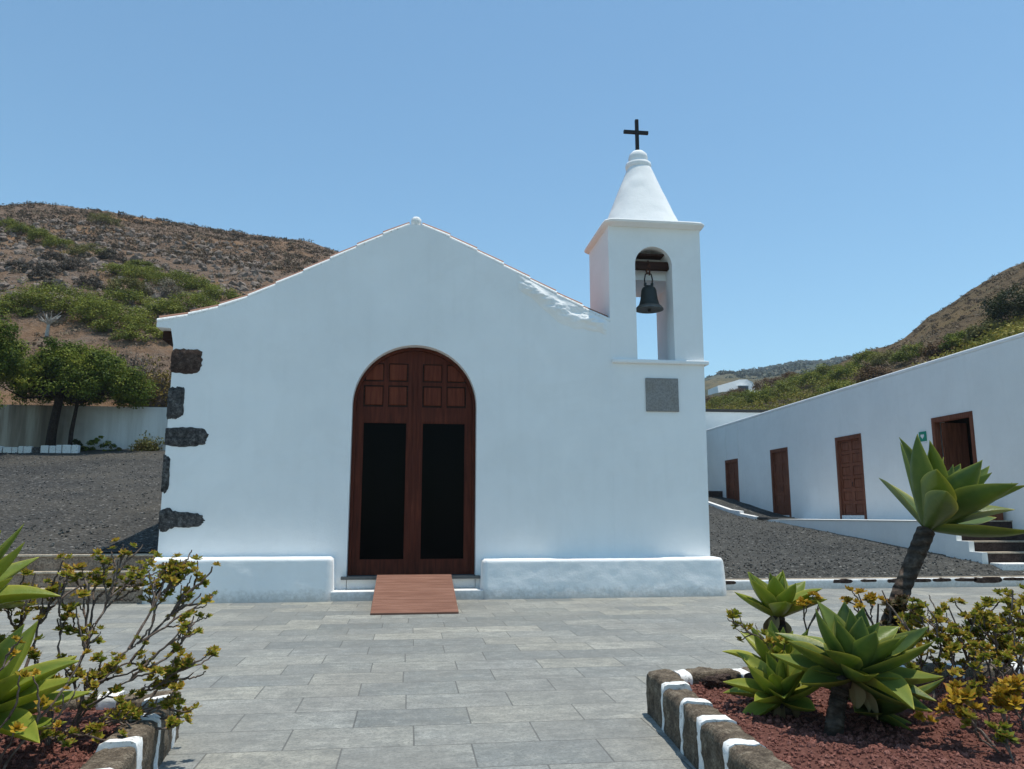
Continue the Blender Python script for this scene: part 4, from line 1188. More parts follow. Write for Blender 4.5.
def scatter(name, mats, n, afun, zf, seed, smin, smax, per, qsize, mask=None, flat=0.6, maxa=0.7):
    """uncountable low scrub: one mesh of many small ragged tufts"""
    rng = np.random.default_rng(seed)
    lv = Leaves(); k = 0
    while k < n:
        X, Y = afun(rng)
        if mask and mask(X, Y, rng): continue
        s_ = smin + (smax - smin) * rng.uniform() ** 2.2
        tint0 = rng.uniform(0.0, 1.0)
        q = unit(rng.normal(size=(per, 3))); q[:, 2] = np.abs(q[:, 2])
        P = np.array([X, Y, zf(X, Y) + 0.05]) + q * s_ * rng.uniform(0.4, 1.0, (per, 1)) * np.array([1, 1, flat])
        Nn = unit(q + rng.normal(size=(per, 3)) * 0.5)
        lv.add_arrays(quads(rng, P, Nn, s_ * qsize * rng.uniform(0.6, 1.3, per), 0.7), 4, np.clip(tint0 + rng.normal(size=per) * 0.15, 0, 1))
        k += 1
    o = lv.build(name, mats)
    return tag(o, kind="stuff")
def hz(fn, amp, sc, Y0):
    def f(X, Y):
        k = min(1.0, max(0.0, (Y - (Y0(X / Y) if callable(Y0) else Y0)) / 6.0))
        return fn(X, Y) + amp * k * mnoise.fractal(Vector((X * sc, Y * sc, 0.7)), 0.9, 2.1, 5)
    return f
LZ = hz(left_z, 0.45, 0.16, 36.92); RZ = hz(right_z, 0.4, 0.16, right_y0)
SCRUB = m_foliage("mixed_dry_scrub", (0.075, 0.060, 0.036), (0.160, 0.115, 0.074), (0.27, 0.205, 0.135), 0.05)
SCRUB_D = m_foliage("dark_scrub", (0.048, 0.034, 0.022), (0.090, 0.062, 0.040), (0.150, 0.108, 0.065), 0.05)
def left_pt(r):
    a = r.uniform(-.72, 0.02); Y = 37 + 74 * r.uniform() ** 0.75
    return a * Y, Y
tag(scatter("dry_scrub", SCRUB, 3400, left_pt, LZ, 31, 0.15, 0.65, 26, 0.36), "dry grey-brown scrub covering the left hillside", "scrub")
def left_ridge_pt(r):
    a = r.uniform(-.72, 0.02); Y = r.uniform(78, 111)
    return a * Y, Y
tag(scatter("dark_scrub", SCRUB_D, 4200, left_ridge_pt, LZ, 32, 0.22, 0.7, 24, 0.36), "dark low scrub on the upper part of the left hill", "scrub")
def right_pt(r):
    a = r.uniform(.38, 1.3); Y = right_y0(a) + 62.5 * r.uniform() ** 0.8
    return a * Y, Y
tag(scatter("dry_scrub", SCRUB, 2400, right_pt, RZ, 33, 0.18, 0.6, 22, 0.36), "dry brown scrub covering the right hillside", "scrub")
tag(scatter("dark_scrub", SCRUB_D, 2600, right_pt, RZ, 34, 0.2, 0.6, 22, 0.36), "dark scrub dotted over the right hillside", "scrub")
def right_low(r):
    a = r.uniform(.38, .92); y0 = right_y0(a); Y = y0 + r.uniform(4, 45) * (1.0 if a < .62 else 0.5)
    return a * Y, Y
tag(scatter("green_scrub", UNDERGROWTH, 1250, right_low, RZ, 35, 0.5, 1.35, 80, 0.16, None, 0.75), "yellow-green undergrowth between the bushes behind the long building", "undergrowth")
FARTREE = m_foliage("far_woodland", (0.030, 0.042, 0.026), (0.045, 0.058, 0.035), (0.065, 0.075, 0.045), 0.0)
def far_pt(r):
    a = r.uniform(.3, .75); Y = 230 + 670 * r.uniform() ** 0.7
    return a * Y, Y
FZ = hz(far_z, 6.0, 0.012, 140)
def fmask(X, Y, r): return mnoise.noise(Vector((X * 0.012, Y * 0.012, 5))) < (-0.05 if Y < 520 else -0.5)
tag(scatter("far_woodland", FARTREE, 2600, far_pt, FZ, 36, 2.0, 5.0, 14, 0.6, fmask, 0.5), "dark woodland covering the far blue hill", "woodland")
# loose stones on the left hillside
def rocks(name, mat, pts, smin, smax, seed, squash=0.7):
    rng = np.random.default_rng(seed)
    t = (1 + 5 ** 0.5) / 2
    iv = unit(np.array([(-1, t, 0), (1, t, 0), (-1, -t, 0), (1, -t, 0), (0, -1, t), (0, 1, t), (0, -1, -t), (0, 1, -t), (t, 0, -1), (t, 0, 1), (-t, 0, -1), (-t, 0, 1)], dtype=float))
    itri = np.array([(0, 11, 5), (0, 5, 1), (0, 1, 7), (0, 7, 10), (0, 10, 11), (1, 5, 9), (5, 11, 4), (11, 10, 2), (10, 7, 6), (7, 1, 8), (3, 9, 4), (3, 4, 2), (3, 2, 6), (3, 6, 8), (3, 8, 9), (4, 9, 5), (2, 4, 11), (6, 2, 10), (8, 6, 7), (9, 8, 1)])
    V = []; F = []
    for i, p in enumerate(pts):
        s_ = smin + (smax - smin) * rng.uniform() ** 2.5
        M, _ = np.linalg.qr(rng.normal(size=(3, 3)))
        v = (iv * rng.uniform(0.65, 1.2, size=(12, 1)) * np.array([1, rng.uniform(0.6, 1), rng.uniform(0.5, 0.9)])) @ M.T * s_
        V.append(v + np.array(p)); F.append(itri + 12 * i)
    me = bpy.data.meshes.new(name)
    me.from_pydata(np.concatenate(V).tolist(), [], np.concatenate(F).tolist())
    me.materials.append(mat)
    o = bpy.data.objects.new(name, me); COL.objects.link(o)
    return o
GRAVELSTONE = m_stone("loose_gravel_stone", (0.06, 0.058, 0.055), (0.135, 0.13, 0.12), (0.30, 0.285, 0.26), 3)
HROCK = m_stone("hill_rock", (0.14, 0.105, 0.083), (0.26, 0.205, 0.17), (0.40, 0.33, 0.28), 2.5)
rng = np.random.default_rng(41)
pp = []
for k in range(3200):
    a = rng.uniform(-.70, -.18); Y = rng.uniform(52, 95); X = a * Y
    pp.append((X, Y, LZ(X, Y)))
tag(rocks("hill_stones", HROCK, pp, 0.08, 0.62, 42), "grey-brown stones strewn over the left hillside", "stones", None, "stuff")

rng = np.random.default_rng(43)
pp = []
for k in range(4500):
    y = 15.9 + 14 * rng.uniform() ** 1.5; x = rng.uniform(5.9, 12.9)
    pp.append((x, y, gravel_right_z(x, y) + 0.01 + 0.03 * mnoise.noise(Vector((x * 1.3, y * 1.3, 3.3)))))
tag(rocks("loose_stones", GRAVELSTONE, pp, 0.010, 0.042, 44), "loose dark stones lying over the black gravel yard", "stones", None, "stuff")
pp = []
for k in range(5500):
    y = 15.1 + 20 * rng.uniform() ** 1.5; x = rng.uniform(-17, -4.6)
    pp.append((x, y, gravel_left_z(x, y) + 0.01 + 0.05 * mnoise.noise(Vector((x * 0.8, y * 0.8, 3.3)))))
tag(rocks("loose_stones", GRAVELSTONE, pp, 0.010, 0.045, 45), "loose dark stones lying over the gravel terrace", "stones", None, "stuff")

# ================================================================== PLANTERS
def planter(name, path, width, zt, label, seed, bandw, stone_len):
    """path: polyline of the outer edge at the ground; stones with limewashed joints between them"""
    rnd = random.Random(seed)
    root = empty(name, (path[0][0], path[0][1], 0), label, "planter")
    pts = [Vector((p[0], p[1])) for p in path]
    for p, q in zip(pts, pts[1:]):
        d = (q - p); L = d.length; d.normalize()
        nrm = Vector((-d.y, d.x))               # inward side (path runs clockwise as seen from outside)
        s = 0.0; first = True
        while s < L - 0.02:
            ln = min(stone_len * rnd.uniform(0.82, 1.2), L - s)
            for kind, l_ in (("stone", ln), ("band", bandw * rnd.uniform(0.85, 1.3))):
                if s >= L - 0.02: break
                l_ = min(l_, L - s)
                nx_, ny_, nz_ = (11, 7, 9) if kind == "stone" else (4, 7, 10)
                out = 0.0 if kind == "stone" else 0.003
                zz = zt + (rnd.uniform(-0.02, 0.02) if kind == "stone" else 0.006)
                vs = []; idx = {}
                for i in range(nx_):
                    for j in range(ny_):
                        for k in range(nz_):
                            if 0 < i < nx_ - 1 and 0 < j < ny_ - 1 and 0 < k < nz_ - 1: continue
                            u = s + (l_ + (0.012 if kind == "stone" else 0.02)) * i / (nx_ - 1) - (0.01 if kind != "stone" else 0.004)
                            w_ = -out + (width + 2 * out) * j / (ny_ - 1)
                            z = -0.05 + (zz + 0.05 + out) * k / (nz_ - 1)
                            if k == nz_ - 1 and j in (0, ny_ - 1): z -= 0.014; w_ += 0.006 * (1 if j == 0 else -1)
                            if k == nz_ - 1 and i in (0, nx_ - 1) and kind == "stone": z -= 0.012
                            c = p + d * u + nrm * w_
                            v = Vector((c.x, c.y, z))
                            dn = mnoise.noise_vector(v * 7 + Vector((seed, 0, 0))) + 0.6 * mnoise.noise_vector(v * 19)
                            am = 0.018 if kind == "stone" else 0.013
                            if z > 0: v += dn * am
                            idx[(i, j, k)] = len(vs); vs.append(v)
                fs = []
                def face(f): fs.append(f)
                for i in range(nx_ - 1):
                    for j in range(ny_ - 1):
                        for k in (0, nz_ - 1): face((idx[i, j, k], idx[i + 1, j, k], idx[i + 1, j + 1, k], idx[i, j + 1, k]))
                for i in range(nx_ - 1):
                    for k in range(nz_ - 1):
                        for j in (0, ny_ - 1): face((idx[i, j, k], idx[i + 1, j, k], idx[i + 1, j, k + 1], idx[i, j, k + 1]))
                for j in range(ny_ - 1):
                    for k in range(nz_ - 1):
                        for i in (0, nx_ - 1): face((idx[i, j, k], idx[i, j + 1, k], idx[i, j + 1, k + 1], idx[i, j, k + 1]))
                b = MB(); b.add(vs, fs)
                b.build("kerb_stone" if kind == "stone" else "painted_joint", KERB if kind == "stone" else PAINT, root, smooth=True, angle=60)
                s += l_
    return root
RP = planter("stone_planter", [(1.55, 2.6), (1.67, 4.04), (1.85, 6.12), (6.6, 6.16)][::-1], 0.20, 0.31,
             "right-hand planter edged with brown stones and white painted joints, filled with red gravel", 3, 0.065, 0.40)
LP = planter("stone_planter", [(-1.20, 2.6), (-1.35, 4.16), (-1.53, 5.90), (-5.2, 6.0)], 0.20, 0.31,
             "left-hand planter edged with brown stones and white painted joints, full of bushy succulents", 5, 0.085, 0.42)
def soil_z(x, y, s): return 0.235 + 0.03 * mnoise.noise(Vector((x * 1.6, y * 1.6, s))) + 0.010 * mnoise.noise(Vector((x * 6, y * 6, s)))
def soil(name, poly_x, y0, y1, s):
    xs = lin(poly_x[0], poly_x[1], 70); ys = lin(y0, y1, 60)
    o = sheet(name, xs, ys, lambda x, y: soil_z(x, y, s), REDSOIL)
    return o
def soil_sheet(name, xf0, xf1, y0, y1, s):
    ys = lin(y0, y1, 60); vs = []; nx = 70
    for y in ys:
        for x in lin(xf0(y), xf1(y), nx): vs.append((x, y, soil_z(x, y, s)))
    fs = [(j * nx + i, j * nx + i + 1, (j + 1) * nx + i + 1, (j + 1) * nx + i) for j in range(59) for i in range(nx - 1)]
    b = MB(); b.add(vs, fs)
    return tag(b.build(name, REDSOIL, smooth=True, fix=False, angle=180), kind="structure")
def rx0(y): return pw([(2.6, 1.55), (4.04, 1.67), (6.12, 1.85)], y) + 0.17
def lx1(y): return pw([(2.6, -1.20), (4.16, -1.35), (5.90, -1.53)], y) - 0.17
soil_sheet("planter_soil", rx0, lambda y: 6.6, 2.6, 6.0, 1.0)
soil_sheet("planter_soil", lambda y: -5.2, lx1, 2.6, 5.85, 2.0)
rng = np.random.default_rng(51)
pr = []
while len(pr) < 9500:
    y = rng.uniform(3.6, 5.97); x = rng.uniform(rx0(y) + 0.02, 4.9)
    pr.append((x, y, soil_z(x, y, 1.0) + 0.004))
tag(rocks("red_gravel", REDROCK, pr, 0.005, 0.024, 52), "red lava gravel in the right-hand planter", "gravel", None, "stuff")
prl = []
while len(prl) < 4500:
    y = rng.uniform(3.6, 5.8); x = rng.uniform(-3.4, lx1(y) - 0.02)
    prl.append((x, y, soil_z(x, y, 2.0) + 0.004))
tag(rocks("red_gravel", REDROCK, prl, 0.005, 0.024, 53), "red lava gravel in the left-hand planter", "gravel", None, "stuff")
# two black lava rocks at the back of the right planter
for i, (x, y, s_, lab) in enumerate([(2.30, 5.80, 0.07, "rough dark lava rock lying at the back left corner inside the right planter"), (2.60, 5.84, 0.06, "smaller dark lava rock lying behind the yellow-green agave in the right planter")]):
    bm = bmesh.new(); bmesh.ops.create_icosphere(bm, subdivisions=3, radius=1)
    for v in bm.verts:
        n_ = 1 + 0.35 * mnoise.fractal(v.co * 1.8 + Vector((i * 9, 0, 0)), 0.8, 2, 4)
        v.co = Vector((v.co.x * 1.7, v.co.y * 0.9, v.co.z * 0.7)) * n_ * s_ + Vector((x, y, 0.29))
    me = bpy.data.meshes.new("lava_rock"); bm.to_mesh(me); bm.free(); me.materials.append(BASALT_RED)
    o = bpy.data.objects.new("lava_rock", me); COL.objects.link(o); tag(o, lab, "rock")

# ================================================================== AGAVES
def agave_leaf(b, o, D, U, L, Wd, curve, rnd, cup=0.25, th=0.022):
    """thick channelled leaf: o base, D outward start direction, U up-normal; curve >0 bends upward"""
    D = Vector(D).normalized(); U = (Vector(U) - D * D.dot(Vector(U))).normalized()
    Sd = D.cross(U).normalized()
    n = 13; cols = [-1, -0.55, 0, 0.55, 1]
    pos = Vector(o); d = D.copy(); u = U.copy()
    vs = []; at = []
    step = L / (n - 1)
    for i in range(n):
        t = i / (n - 1)
        uu = max(0.0, (t - 0.5) / 0.5)
        w = Wd * 0.5 * (0.52 + 0.48 * math.sin(min(1, t / 0.5) * math.pi / 2)) * (1 - uu) ** 1.12 * (1 + 0.75 * uu)
        w = max(w, 0.0012)
        thick = th * (1 - t) ** 0.7 + 0.001
        for side in (0, 1):
            for c in (cols if side == 0 else cols[::-1][1:-1]):
                cupv = cup * w * (c * c)
                off = Sd * (w * c) + u * cupv
                if side == 1: off -= u * (thick * (1 - 0.5 * c * c)) * 1.4
                else: off += u * (0.0)
                vs.append(pos + off)
                e = abs(c) * 0.90 if side == 0 else abs(c) * 0.8
                if t > 0.955: e = 0.985
                if i == n - 1: e = 1.0
                at.append((rnd, e))
        ang = curve * (step / L) * (0.4 + 1.2 * t)
        q = Matrix.Rotation(ang, 3, Sd)
        d = (q @ d).normalized(); u = (q @ u).normalized()
        pos = pos + d * step
    k = 8
    fs = []
    for i in range(n - 1):
        for j in range(k):
            j2 = (j + 1) % k
            fs.append((i * k + j, i * k + j2, (i + 1) * k + j2, (i + 1) * k + j))
    fs.append(tuple(range(k)))
    b.add(vs, fs, at)

def rosette(b, c, axis, n, L, Wd, seed, e_in=82, e_out=8, tint=(0.2, 0.9), spin=0.0, asym=None):
    rnd = random.Random(seed)
    A = Vector(axis).normalized()
    X = A.cross(Vector((0, 1, 0.02))); X.normalize(); Y = A.cross(X)
    for k in range(n):
        f = k / (n - 1)
        az = spin + k * 2.39996 + rnd.uniform(-0.12, 0.12)
        el = R(e_in + (e_out - e_in) * f ** 0.85 + rnd.uniform(-11, 11))
        rad = X * math.cos(az) + Y * math.sin(az)
        D = rad * math.cos(el) + A * math.sin(el)
        U = -rad * math.sin(el) + A * math.cos(el)
        ll = L * (0.62 + 0.38 * min(1, f * 2.2)) * rnd.uniform(0.88, 1.08)
        ww = Wd * (0.62 + 0.38 * min(1, f * 1.8)) * rnd.uniform(0.9, 1.1)
        base = Vector(c) + A * (0.10 * (1 - f)) * L + rad * 0.05 * L
        crv = rnd.uniform(-0.35, 0.65) * (1 if f > 0.25 else 0.4) - 0.35 * max(0, f - 0.7)
        agave_leaf(b, base, D, U, ll, ww, crv, rnd.uniform(*tint), rnd.uniform(0.28, 0.62) + 0.2 * (1 - f))

def agave(name, base, trunk_pts, trunk_r, c, axis, n, L, Wd, seed, label, mat=AGAVE, **kw):
    t = empty(name, base, label, "agave")
    if trunk_pts:
        tb = MB(); rg = random.Random(seed)
        # ringed trunk with leaf-scar ridges
        P = [Vector(p) for p in trunk_pts]; pts = []; rad = []
        N_ = 46
        for i in range(N_):
            s = i / (N_ - 1) * (len(P) - 1); k = min(int(s), len(P) - 2); fr_ = s - k
            pts.append(P[k].lerp(P[k + 1], fr_))
            r0 = trunk_r[k] + (trunk_r[k + 1] - trunk_r[k]) * fr_
            rad.append(r0 * (1.0 + (0.045 if i % 2 else -0.02) + rg.uniform(-0.035, 0.035)))
        tb.tube(pts, rad, 14)
        tr = tb.build("trunk", AGTRUNK, t, smooth=True, angle=25)
    b = MB(); rosette(b, c, axis, n, L, Wd, seed, **kw)
    if trunk_pts and L < 0.7:
        rg = random.Random(seed + 5); db = MB()
        for k in range(6):
            az = rg.uniform(0, 2 * math.pi); rad = Vector((math.cos(az), math.sin(az), 0))
            agave_leaf(db, Vector(c) - Vector(axis).normalized() * 0.05 * L * (1 + k * 0.5) + rad * 0.03, rad * 0.55 + Vector((0, 0, -0.75)), rad, L * rg.uniform(0.3, 0.5), Wd * rg.uniform(0.35, 0.55), -rg.uniform(0.3, 1.0), rg.random(), 0.9, 0.008)
        db.build("dry_leaves", DRYLEAF, t, smooth=True, fix=True, angle=50)
    b.build("rosette", mat, t, smooth=True, fix=True, angle=50)
    return t
agave("agave_plant", (3.45, 5.75, 0.2), [(3.42, 5.75, 0.15), (3.60, 5.78, 0.52), (3.86, 5.85, 0.95), (4.16, 5.95, 1.37)], [0.078, 0.070, 0.064, 0.070],
      (4.19, 5.96, 1.41), (0.46, -0.26, 0.86), 26, 0.74, 0.27, 12, "tall leaning agave with bare dark trunk and big rosette in front of the open doorway", AGAVE, tint=(0.1, 0.8), e_out=20, e_in=84)
agave("agave_plant", (2.80, 5.75, 0.2), [(2.79, 5.75, 0.15), (2.78, 5.75, 0.45), (2.76, 5.75, 0.76)], [0.050, 0.047, 0.05],
      (2.755, 5.75, 0.77), (-0.03, -0.18, 0.98), 15, 0.38, 0.165, 33, "small yellow-green agave on a thin upright stem at the left of the right planter", AGAVE_Y, tint=(0.1, 0.8), e_out=22)
agave("agave_plant", (2.55, 4.62, 0.2), [(2.50, 4.60, 0.15), (2.56, 4.63, 0.36), (2.64, 4.67, 0.53)], [0.055, 0.05, 0.052],
      (2.70, 4.68, 0.53), (0.12, -0.26, 0.96), 31, 0.49, 0.215, 27, "large broad-leaved green agave on a short stem at the centre of the right planter", AGAVE, tint=(0.05, 0.95), e_out=-12, e_in=88)
agave("agave_plant", (2.42, 5.02, 0.2), [(2.42, 5.02, 0.15), (2.42, 5.02, 0.36)], [0.05, 0.045],
      (2.41, 5.02, 0.33), (-0.22, -0.2, 0.95), 22, 0.36, 0.145, 15, "low yellow-green agave with arching leaves on the gravel left of the large one", AGAVE_Y, tint=(0.2, 0.95), e_out=0)
agave("agave_plant", (2.98, 4.85, 0.2), None, None,
      (2.93, 4.82, 0.28), (0.30, -0.15, 0.9), 18, 0.42, 0.16, 16, "stemless agave with drooping leaves right under the large one", AGAVE, tint=(0.2, 0.8), e_out=-8)
agave("agave_plant", (2.56, 5.35, 0.2), [(2.56, 5.35, 0.15), (2.55, 5.34, 0.42)], [0.045, 0.04],
      (2.54, 5.33, 0.44), (-0.1, -0.1, 0.98), 18, 0.36, 0.145, 17, "yellow-green agave standing between the small stemmed one and the large one", AGAVE_Y, tint=(0.2, 0.9), e_out=10)
agave("agave_plant", (-2.62, 4.75, 0.2), [(-2.65, 4.75, 0.15), (-2.62, 4.75, 0.60), (-2.51, 4.75, 0.95)], [0.07, 0.065, 0.06],
      (-2.50, 4.75, 0.97), (0.14, -0.16, 0.98), 30, 0.58, 0.18, 18, "upper yellow-green agave rosette cut by the left picture edge", AGAVE_Y, tint=(0.2, 0.9), e_out=2)
agave("agave_plant", (-2.25, 4.45, 0.2), [(-2.20, 4.45, 0.15), (-2.16, 4.45, 0.47)], [0.065, 0.06],
      (-2.15, 4.45, 0.49), (0.14, -0.20, 0.97), 34, 0.52, 0.185, 19, "lower broad green agave rosette at the left picture edge", AGAVE_Y, tint=(0.1, 0.85), e_out=-6)

# ================================================================== BRANCHING SUCCULENTS
def succulent(name, base, tips, label, seed, mat=AEON, rr=0.062, per=(1, 3), sag=0.0, twig_r=0.016, extra=2, spread=0.10, leafp=0.8):
    """tips: (x,y,z). Every branch leaves an earlier branch along that branch's own direction, so the shrub forks smoothly"""
    rnd = random.Random(seed); rng = np.random.default_rng(seed)
    t = empty(name, base, label, "succulent")
    base = Vector(base)
    allt = [(Vector(p), True) for p in tips]
    for p in tips:
        for _ in range(extra):
            q = Vector(p) + Vector((rnd.gauss(0, 1), rnd.gauss(0, 1), rnd.gauss(0, 0.7))) * spread
            if q.z > 0.30: allt.append((q, rnd.random() < leafp))
    nodes = []
    nst = 3 + len(tips) // 8
    for k in range(nst):
        an = 2 * math.pi * k / nst + rnd.uniform(-.4, .4)
        o = base + Vector((math.cos(an), math.sin(an), 0)) * (0.05 + 0.004 * len(tips)) + Vector((0, 0, -0.04))
        nodes.append((o, Vector((math.cos(an) * 0.35, math.sin(an) * 0.35, 1)).normalized(), 0.0))
    tb = MB(); lv = Leaves()
    order = sorted(allt, key=lambda p: (p[0] - base).length * (0.85 + 0.3 * rnd.random()))
    for tip, leafy in order:
        def cost(nd):
            q, dr, pl = nd
            v = tip - q; L = v.length + 1e-6
            return L + 0.80 * pl + 0.45 * L * (1 - dr.dot(v) / L)
        best, bd, bpl = min(nodes, key=cost)
        d = tip - best; L = d.length
        m1 = best + bd * L * 0.38
        m2 = tip - (d.normalized() * 0.6 + Vector((rnd.uniform(-.2, .2), rnd.uniform(-.2, .2), 0.75))).normalized() * L * 0.30
        pts = [best]; N_ = 10
        for i in range(1, N_ + 1):
            s_ = i / N_
            q = best * (1 - s_) ** 3 + m1 * (3 * s_ * (1 - s_) ** 2) + m2 * (3 * s_ * s_ * (1 - s_)) + tip * s_ ** 3
            if i < N_: q += Vector((rnd.uniform(-1, 1), rnd.uniform(-1, 1), rnd.uniform(-1, 1))) * 0.0055
            pts.append(q)
        for i in range(2, N_ - 1):
            nodes.append((pts[i], (pts[i + 1] - pts[i - 1]).normalized(), bpl + L * i / N_))
        r0 = twig_r * min(1.0, 0.38 + 0.9 * L)
        tb.tube(pts, [r0 * (1 - 0.55 * i / N_) * (1 + rnd.uniform(-.12, .12)) + 0.001 for i in range(N_ + 1)], 6)
        if leafy:
            for _ in range(rnd.randint(*per)):
                c = tip + Vector((rnd.uniform(-1, 1), rnd.uniform(-1, 1), rnd.uniform(-0.5, 0.6))) * rr * 0.8
                ax = ((tip - m2).normalized() * 0.5 + Vector((rnd.uniform(-.8, .8), rnd.uniform(-.9, .4), 0.7))).normalized()
                leaf_rosette(lv, rng, np.array(c), np.array(ax), rr * rnd.uniform(0.6, 1.15), rnd.uniform(0, 1))
    tb.build("branches", TWIG, t, smooth=True, angle=60)
    lv.build("leaves", mat, t)
    return t
def leaf_rosette(lv, rng, c, A, r, tint):
    X = np.cross(A, rng.normal(size=3)); X /= np.linalg.norm(X); Y = np.cross(A, X)
    n = 17
    for k in range(n):
        f = k / (n - 1); az = k * 2.39996; el = R(75 - 72 * f + rng.uniform(-10, 10))
        rad = X * math.cos(az) + Y * math.sin(az); sd = -X * math.sin(az) + Y * math.cos(az)
        D = rad * math.cos(el) + A * math.sin(el); U = A * math.cos(el) - rad * math.sin(el)
        L = r * (0.55 + 0.5 * f) * rng.uniform(0.85, 1.15); w = L * 0.30
        p = [c + D * 0.0 - sd * w * 0.25, c + D * 0.0 + sd * w * 0.25, c + D * L * 0.62 + sd * w + U * L * 0.05, c + D * L + U * L * 0.14, c + D * L * 0.62 - sd * w + U * L * 0.05]
        v = np.array(p)
        u = np.array([0.1, 0.1, 0.72, 1.0, 0.72]) * rng.uniform(0.75, 1.0)
        lv.add_arrays(v, 5, np.array([np.clip(tint * 0.6 + rng.uniform(0, 0.4), 0, 1)]), u)

def px_tips(lst): return lst
LT = [(x_ - 0.09, y_, z_ * 0.97) for x_, y_, z_ in [(-1.71, 5.45, 1.29), (-1.43, 5.50, 1.22), (-1.32, 5.45, 1.17), (-2.00, 5.35, 1.18), (-1.86, 5.30, 1.18), (-2.08, 5.25, 1.06), (-2.26, 5.15, 0.96), (-1.95, 5.20, 0.91), (-1.67, 5.35, 1.11), (-1.57, 5.40, 1.03),
      (-1.35, 5.40, 1.00), (-1.24, 5.30, 0.90), (-1.42, 5.45, 1.11), (-1.50, 5.55, 1.14), (-1.38, 5.50, 1.08), (-1.30, 5.20, 0.72), (-1.45, 5.20, 0.60), (-1.25, 5.25, 0.63), (-1.28, 5.15, 0.53), (-1.30, 5.10, 0.42),
      (-1.26, 5.00, 0.31), (-1.40, 5.05, 0.26), (-1.85, 5.00, 0.64), (-1.76, 5.00, 0.61), (-1.60, 5.10, 0.68), (-1.68, 5.05, 0.58), (-1.58, 4.95, 0.37), (-1.76, 4.85, 0.33), (-1.60, 4.80, 0.30), (-1.50, 5.10, 0.45),
      (-2.22, 5.00, 0.80), (-2.35, 4.85, 0.66), (-1.90, 5.45, 1.10), (-2.15, 5.45, 1.00), (-1.62, 5.60, 1.20), (-1.80, 5.15, 0.80), (-2.05, 5.05, 0.74), (-1.93, 4.9, 0.50)]]
succulent("branching_succulent", (-2.12, 5.08, 0.24), LT, "big bushy succulent with many bare twigs and green-red leaf rosettes spilling over the left planter", 61, AEON_L, 0.045, (1, 3), 0, 0.0115, 9, 0.085, 0.75)
succulent("branching_succulent", (-2.02, 4.30, 0.24), [(-1.93, 4.3, 0.86), (-1.80, 4.25, 0.74), (-2.02, 4.2, 0.66), (-1.76, 4.3, 0.58), (-1.95, 4.15, 0.52), (-1.68, 4.25, 0.50), (-2.1, 4.2, 0.80)],
          "thin orange-tipped succulent in front of the left planter's broad agave", 62, AEON_O, 0.040, (1, 1), 0.02, 0.009)
succulent("branching_succulent", (2.62, 5.15, 0.24), [(2.22, 5.2, 0.83), (2.17, 5.2, 0.83), (2.20, 5.22, 0.75), (2.28, 5.2, 0.73), (2.36, 5.15, 0.70), (2.42, 5.15, 0.67), (2.50, 5.12, 0.67), (2.44, 5.1, 0.60)],
          "slender succulent arching left over the corner of the right planter", 63, AEON_M, 0.048, (1, 2), 0, 0.008, 1, 0.05)
succulent("branching_succulent", (2.80, 5.55, 0.24), [(2.92, 5.5, 0.93), (2.96, 5.5, 0.90), (2.88, 5.5, 0.88)],
          "single succulent sprig rising beside the small stemmed agave", 64, AEON_O, 0.05, (1, 2), 0.05, 0.010, 1, 0.05)
succulent("branching_succulent", (3.45, 5.45, 0.24), [(3.27, 5.5, 0.93), (3.22, 5.45, 0.86), (3.35, 5.5, 0.90), (3.18, 5.5, 0.90), (3.42, 5.5, 0.86)],
          "orange and yellow succulent cluster behind the large agave at the base of the leaning trunk", 65, AEON_O, 0.055, (1, 2), 0.05, 0.012, 1, 0.05)
succulent("branching_succulent", (3.60, 5.60, 0.24), [(3.58, 5.6, 0.86), (3.62, 5.6, 0.78), (3.55, 5.6, 0.70), (3.66, 5.6, 0.72), (3.60, 5.55, 0.62), (3.70, 5.6, 0.84)],
          "dark purplish succulent beside the leaning trunk of the tall agave", 66, AEON_D, 0.055, (2, 3), 0.05, 0.014)
succulent("branching_succulent", (3.55, 5.05, 0.24), [(3.45, 5.1, 0.88), (3.43, 5.1, 0.80), (3.55, 5.15, 0.79), (3.62, 5.15, 0.75), (3.74, 5.2, 0.74), (3.50, 5.05, 0.70), (3.60, 5.0, 0.65), (3.70, 5.1, 0.66), (3.80, 5.15, 0.69), (3.72, 5.0, 0.60), (3.35, 5.0, 0.62), (3.82, 5.05, 0.56), (3.48, 4.95, 0.55)],
          "spreading yellow-green succulent right of the large agave in the right planter", 67, AEON_M, 0.050, (1, 3), 0, 0.011, 6, 0.10)
succulent("branching_succulent", (4.02, 5.05, 0.24), [(3.90, 5.1, 0.74), (3.95, 5.1, 0.79), (4.02, 5.1, 0.77), (4.06, 5.1, 0.71), (3.95, 5.05, 0.66), (4.02, 5.05, 0.65), (4.16, 5.1, 0.85), (4.13, 5.05, 0.62), (4.02, 5.0, 0.54), (4.12, 5.0, 0.55), (4.22, 5.1, 0.90), (4.28, 5.1, 0.72), (3.98, 5.15, 0.86)],
          "tall yellow-orange succulent by the right picture edge", 68, AEON_M, 0.052, (1, 3), 0, 0.011, 6, 0.10)
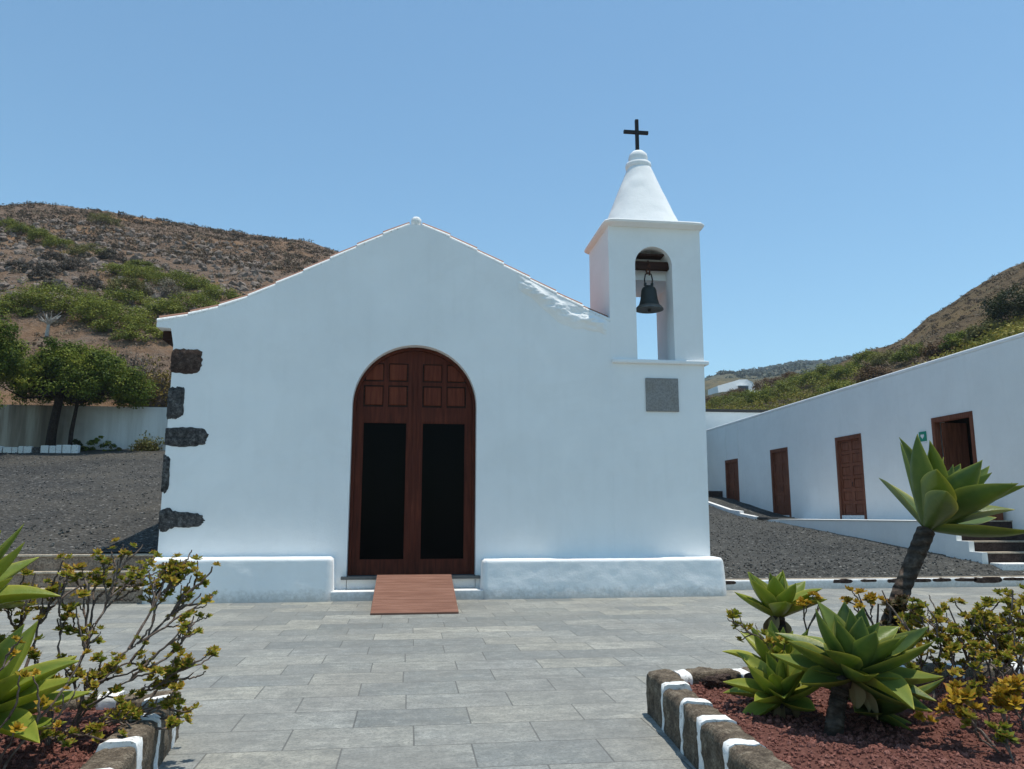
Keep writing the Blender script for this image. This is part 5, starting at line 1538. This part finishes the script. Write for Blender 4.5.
succulent("branching_succulent", (3.30, 4.25, 0.24), [(3.04, 4.25, 0.47), (3.08, 4.2, 0.42), (2.98, 4.25, 0.42), (3.12, 4.3, 0.50)],
          "low orange-yellow succulent clump on the red gravel, left of two in the foreground", 69, AEON_O, 0.062, (2, 3), 0.02, 0.014, 1, 0.05)
succulent("branching_succulent", (3.45, 4.20, 0.24), [(3.36, 4.25, 0.50), (3.42, 4.2, 0.47), (3.46, 4.3, 0.52), (3.36, 4.3, 0.44)],
          "low orange succulent clump with a red flower head at the right picture edge", 70, AEON_O, 0.066, (2, 3), 0.02, 0.016, 1, 0.05)
succulent("branching_succulent", (3.22, 4.02, 0.24), [(3.10, 4.05, 0.36), (3.16, 4.0, 0.33), (3.20, 4.05, 0.38), (3.06, 4.1, 0.40)],
          "lowest yellow-green succulent tuft in the foreground of the right planter", 71, AEON, 0.060, (1, 2), 0.02, 0.012, 1, 0.05)

succulent("branching_succulent", (3.62, 4.55, 0.24), [(3.45, 4.6, 0.58), (3.55, 4.55, 0.66), (3.66, 4.6, 0.62), (3.74, 4.5, 0.55), (3.50, 4.45, 0.48), (3.62, 4.42, 0.52), (3.80, 4.6, 0.68), (3.84, 4.5, 0.60)],
          "red-tipped succulent filling the right corner of the planter behind the orange clumps", 72, AEON_L, 0.050, (1, 3), 0, 0.010, 4, 0.09, 0.7)
succulent("branching_succulent", (4.40, 5.45, 0.24), [(4.25, 5.5, 0.72), (4.38, 5.5, 0.85), (4.50, 5.5, 0.80), (4.60, 5.45, 0.70), (4.34, 5.4, 0.60), (4.48, 5.4, 0.62)],
          "yellow-green succulent at the back right of the planter against the painted kerb", 73, AEON_M, 0.052, (1, 3), 0, 0.011, 4, 0.09, 0.7)

# ================================================================== haze
hzm = bpy.data.materials.new("haze_air"); hzm.use_nodes = True
ht = hzm.node_tree
ht.nodes.remove(ht.nodes["Principled BSDF"])
pv = ht.nodes.new("ShaderNodeVolumePrincipled")
pv.inputs["Color"].default_value = (0.80, 0.90, 1.0, 1)
pv.inputs["Density"].default_value = 0.0003
pv.inputs["Anisotropy"].default_value = 0.2
ht.links.new(pv.outputs[0], ht.nodes["Material Output"].inputs["Volume"])
b = MB(); b.box(-920, 1480, -420, 1420, -1.1, 240)
tag(b.build("haze", hzm), kind="stuff")
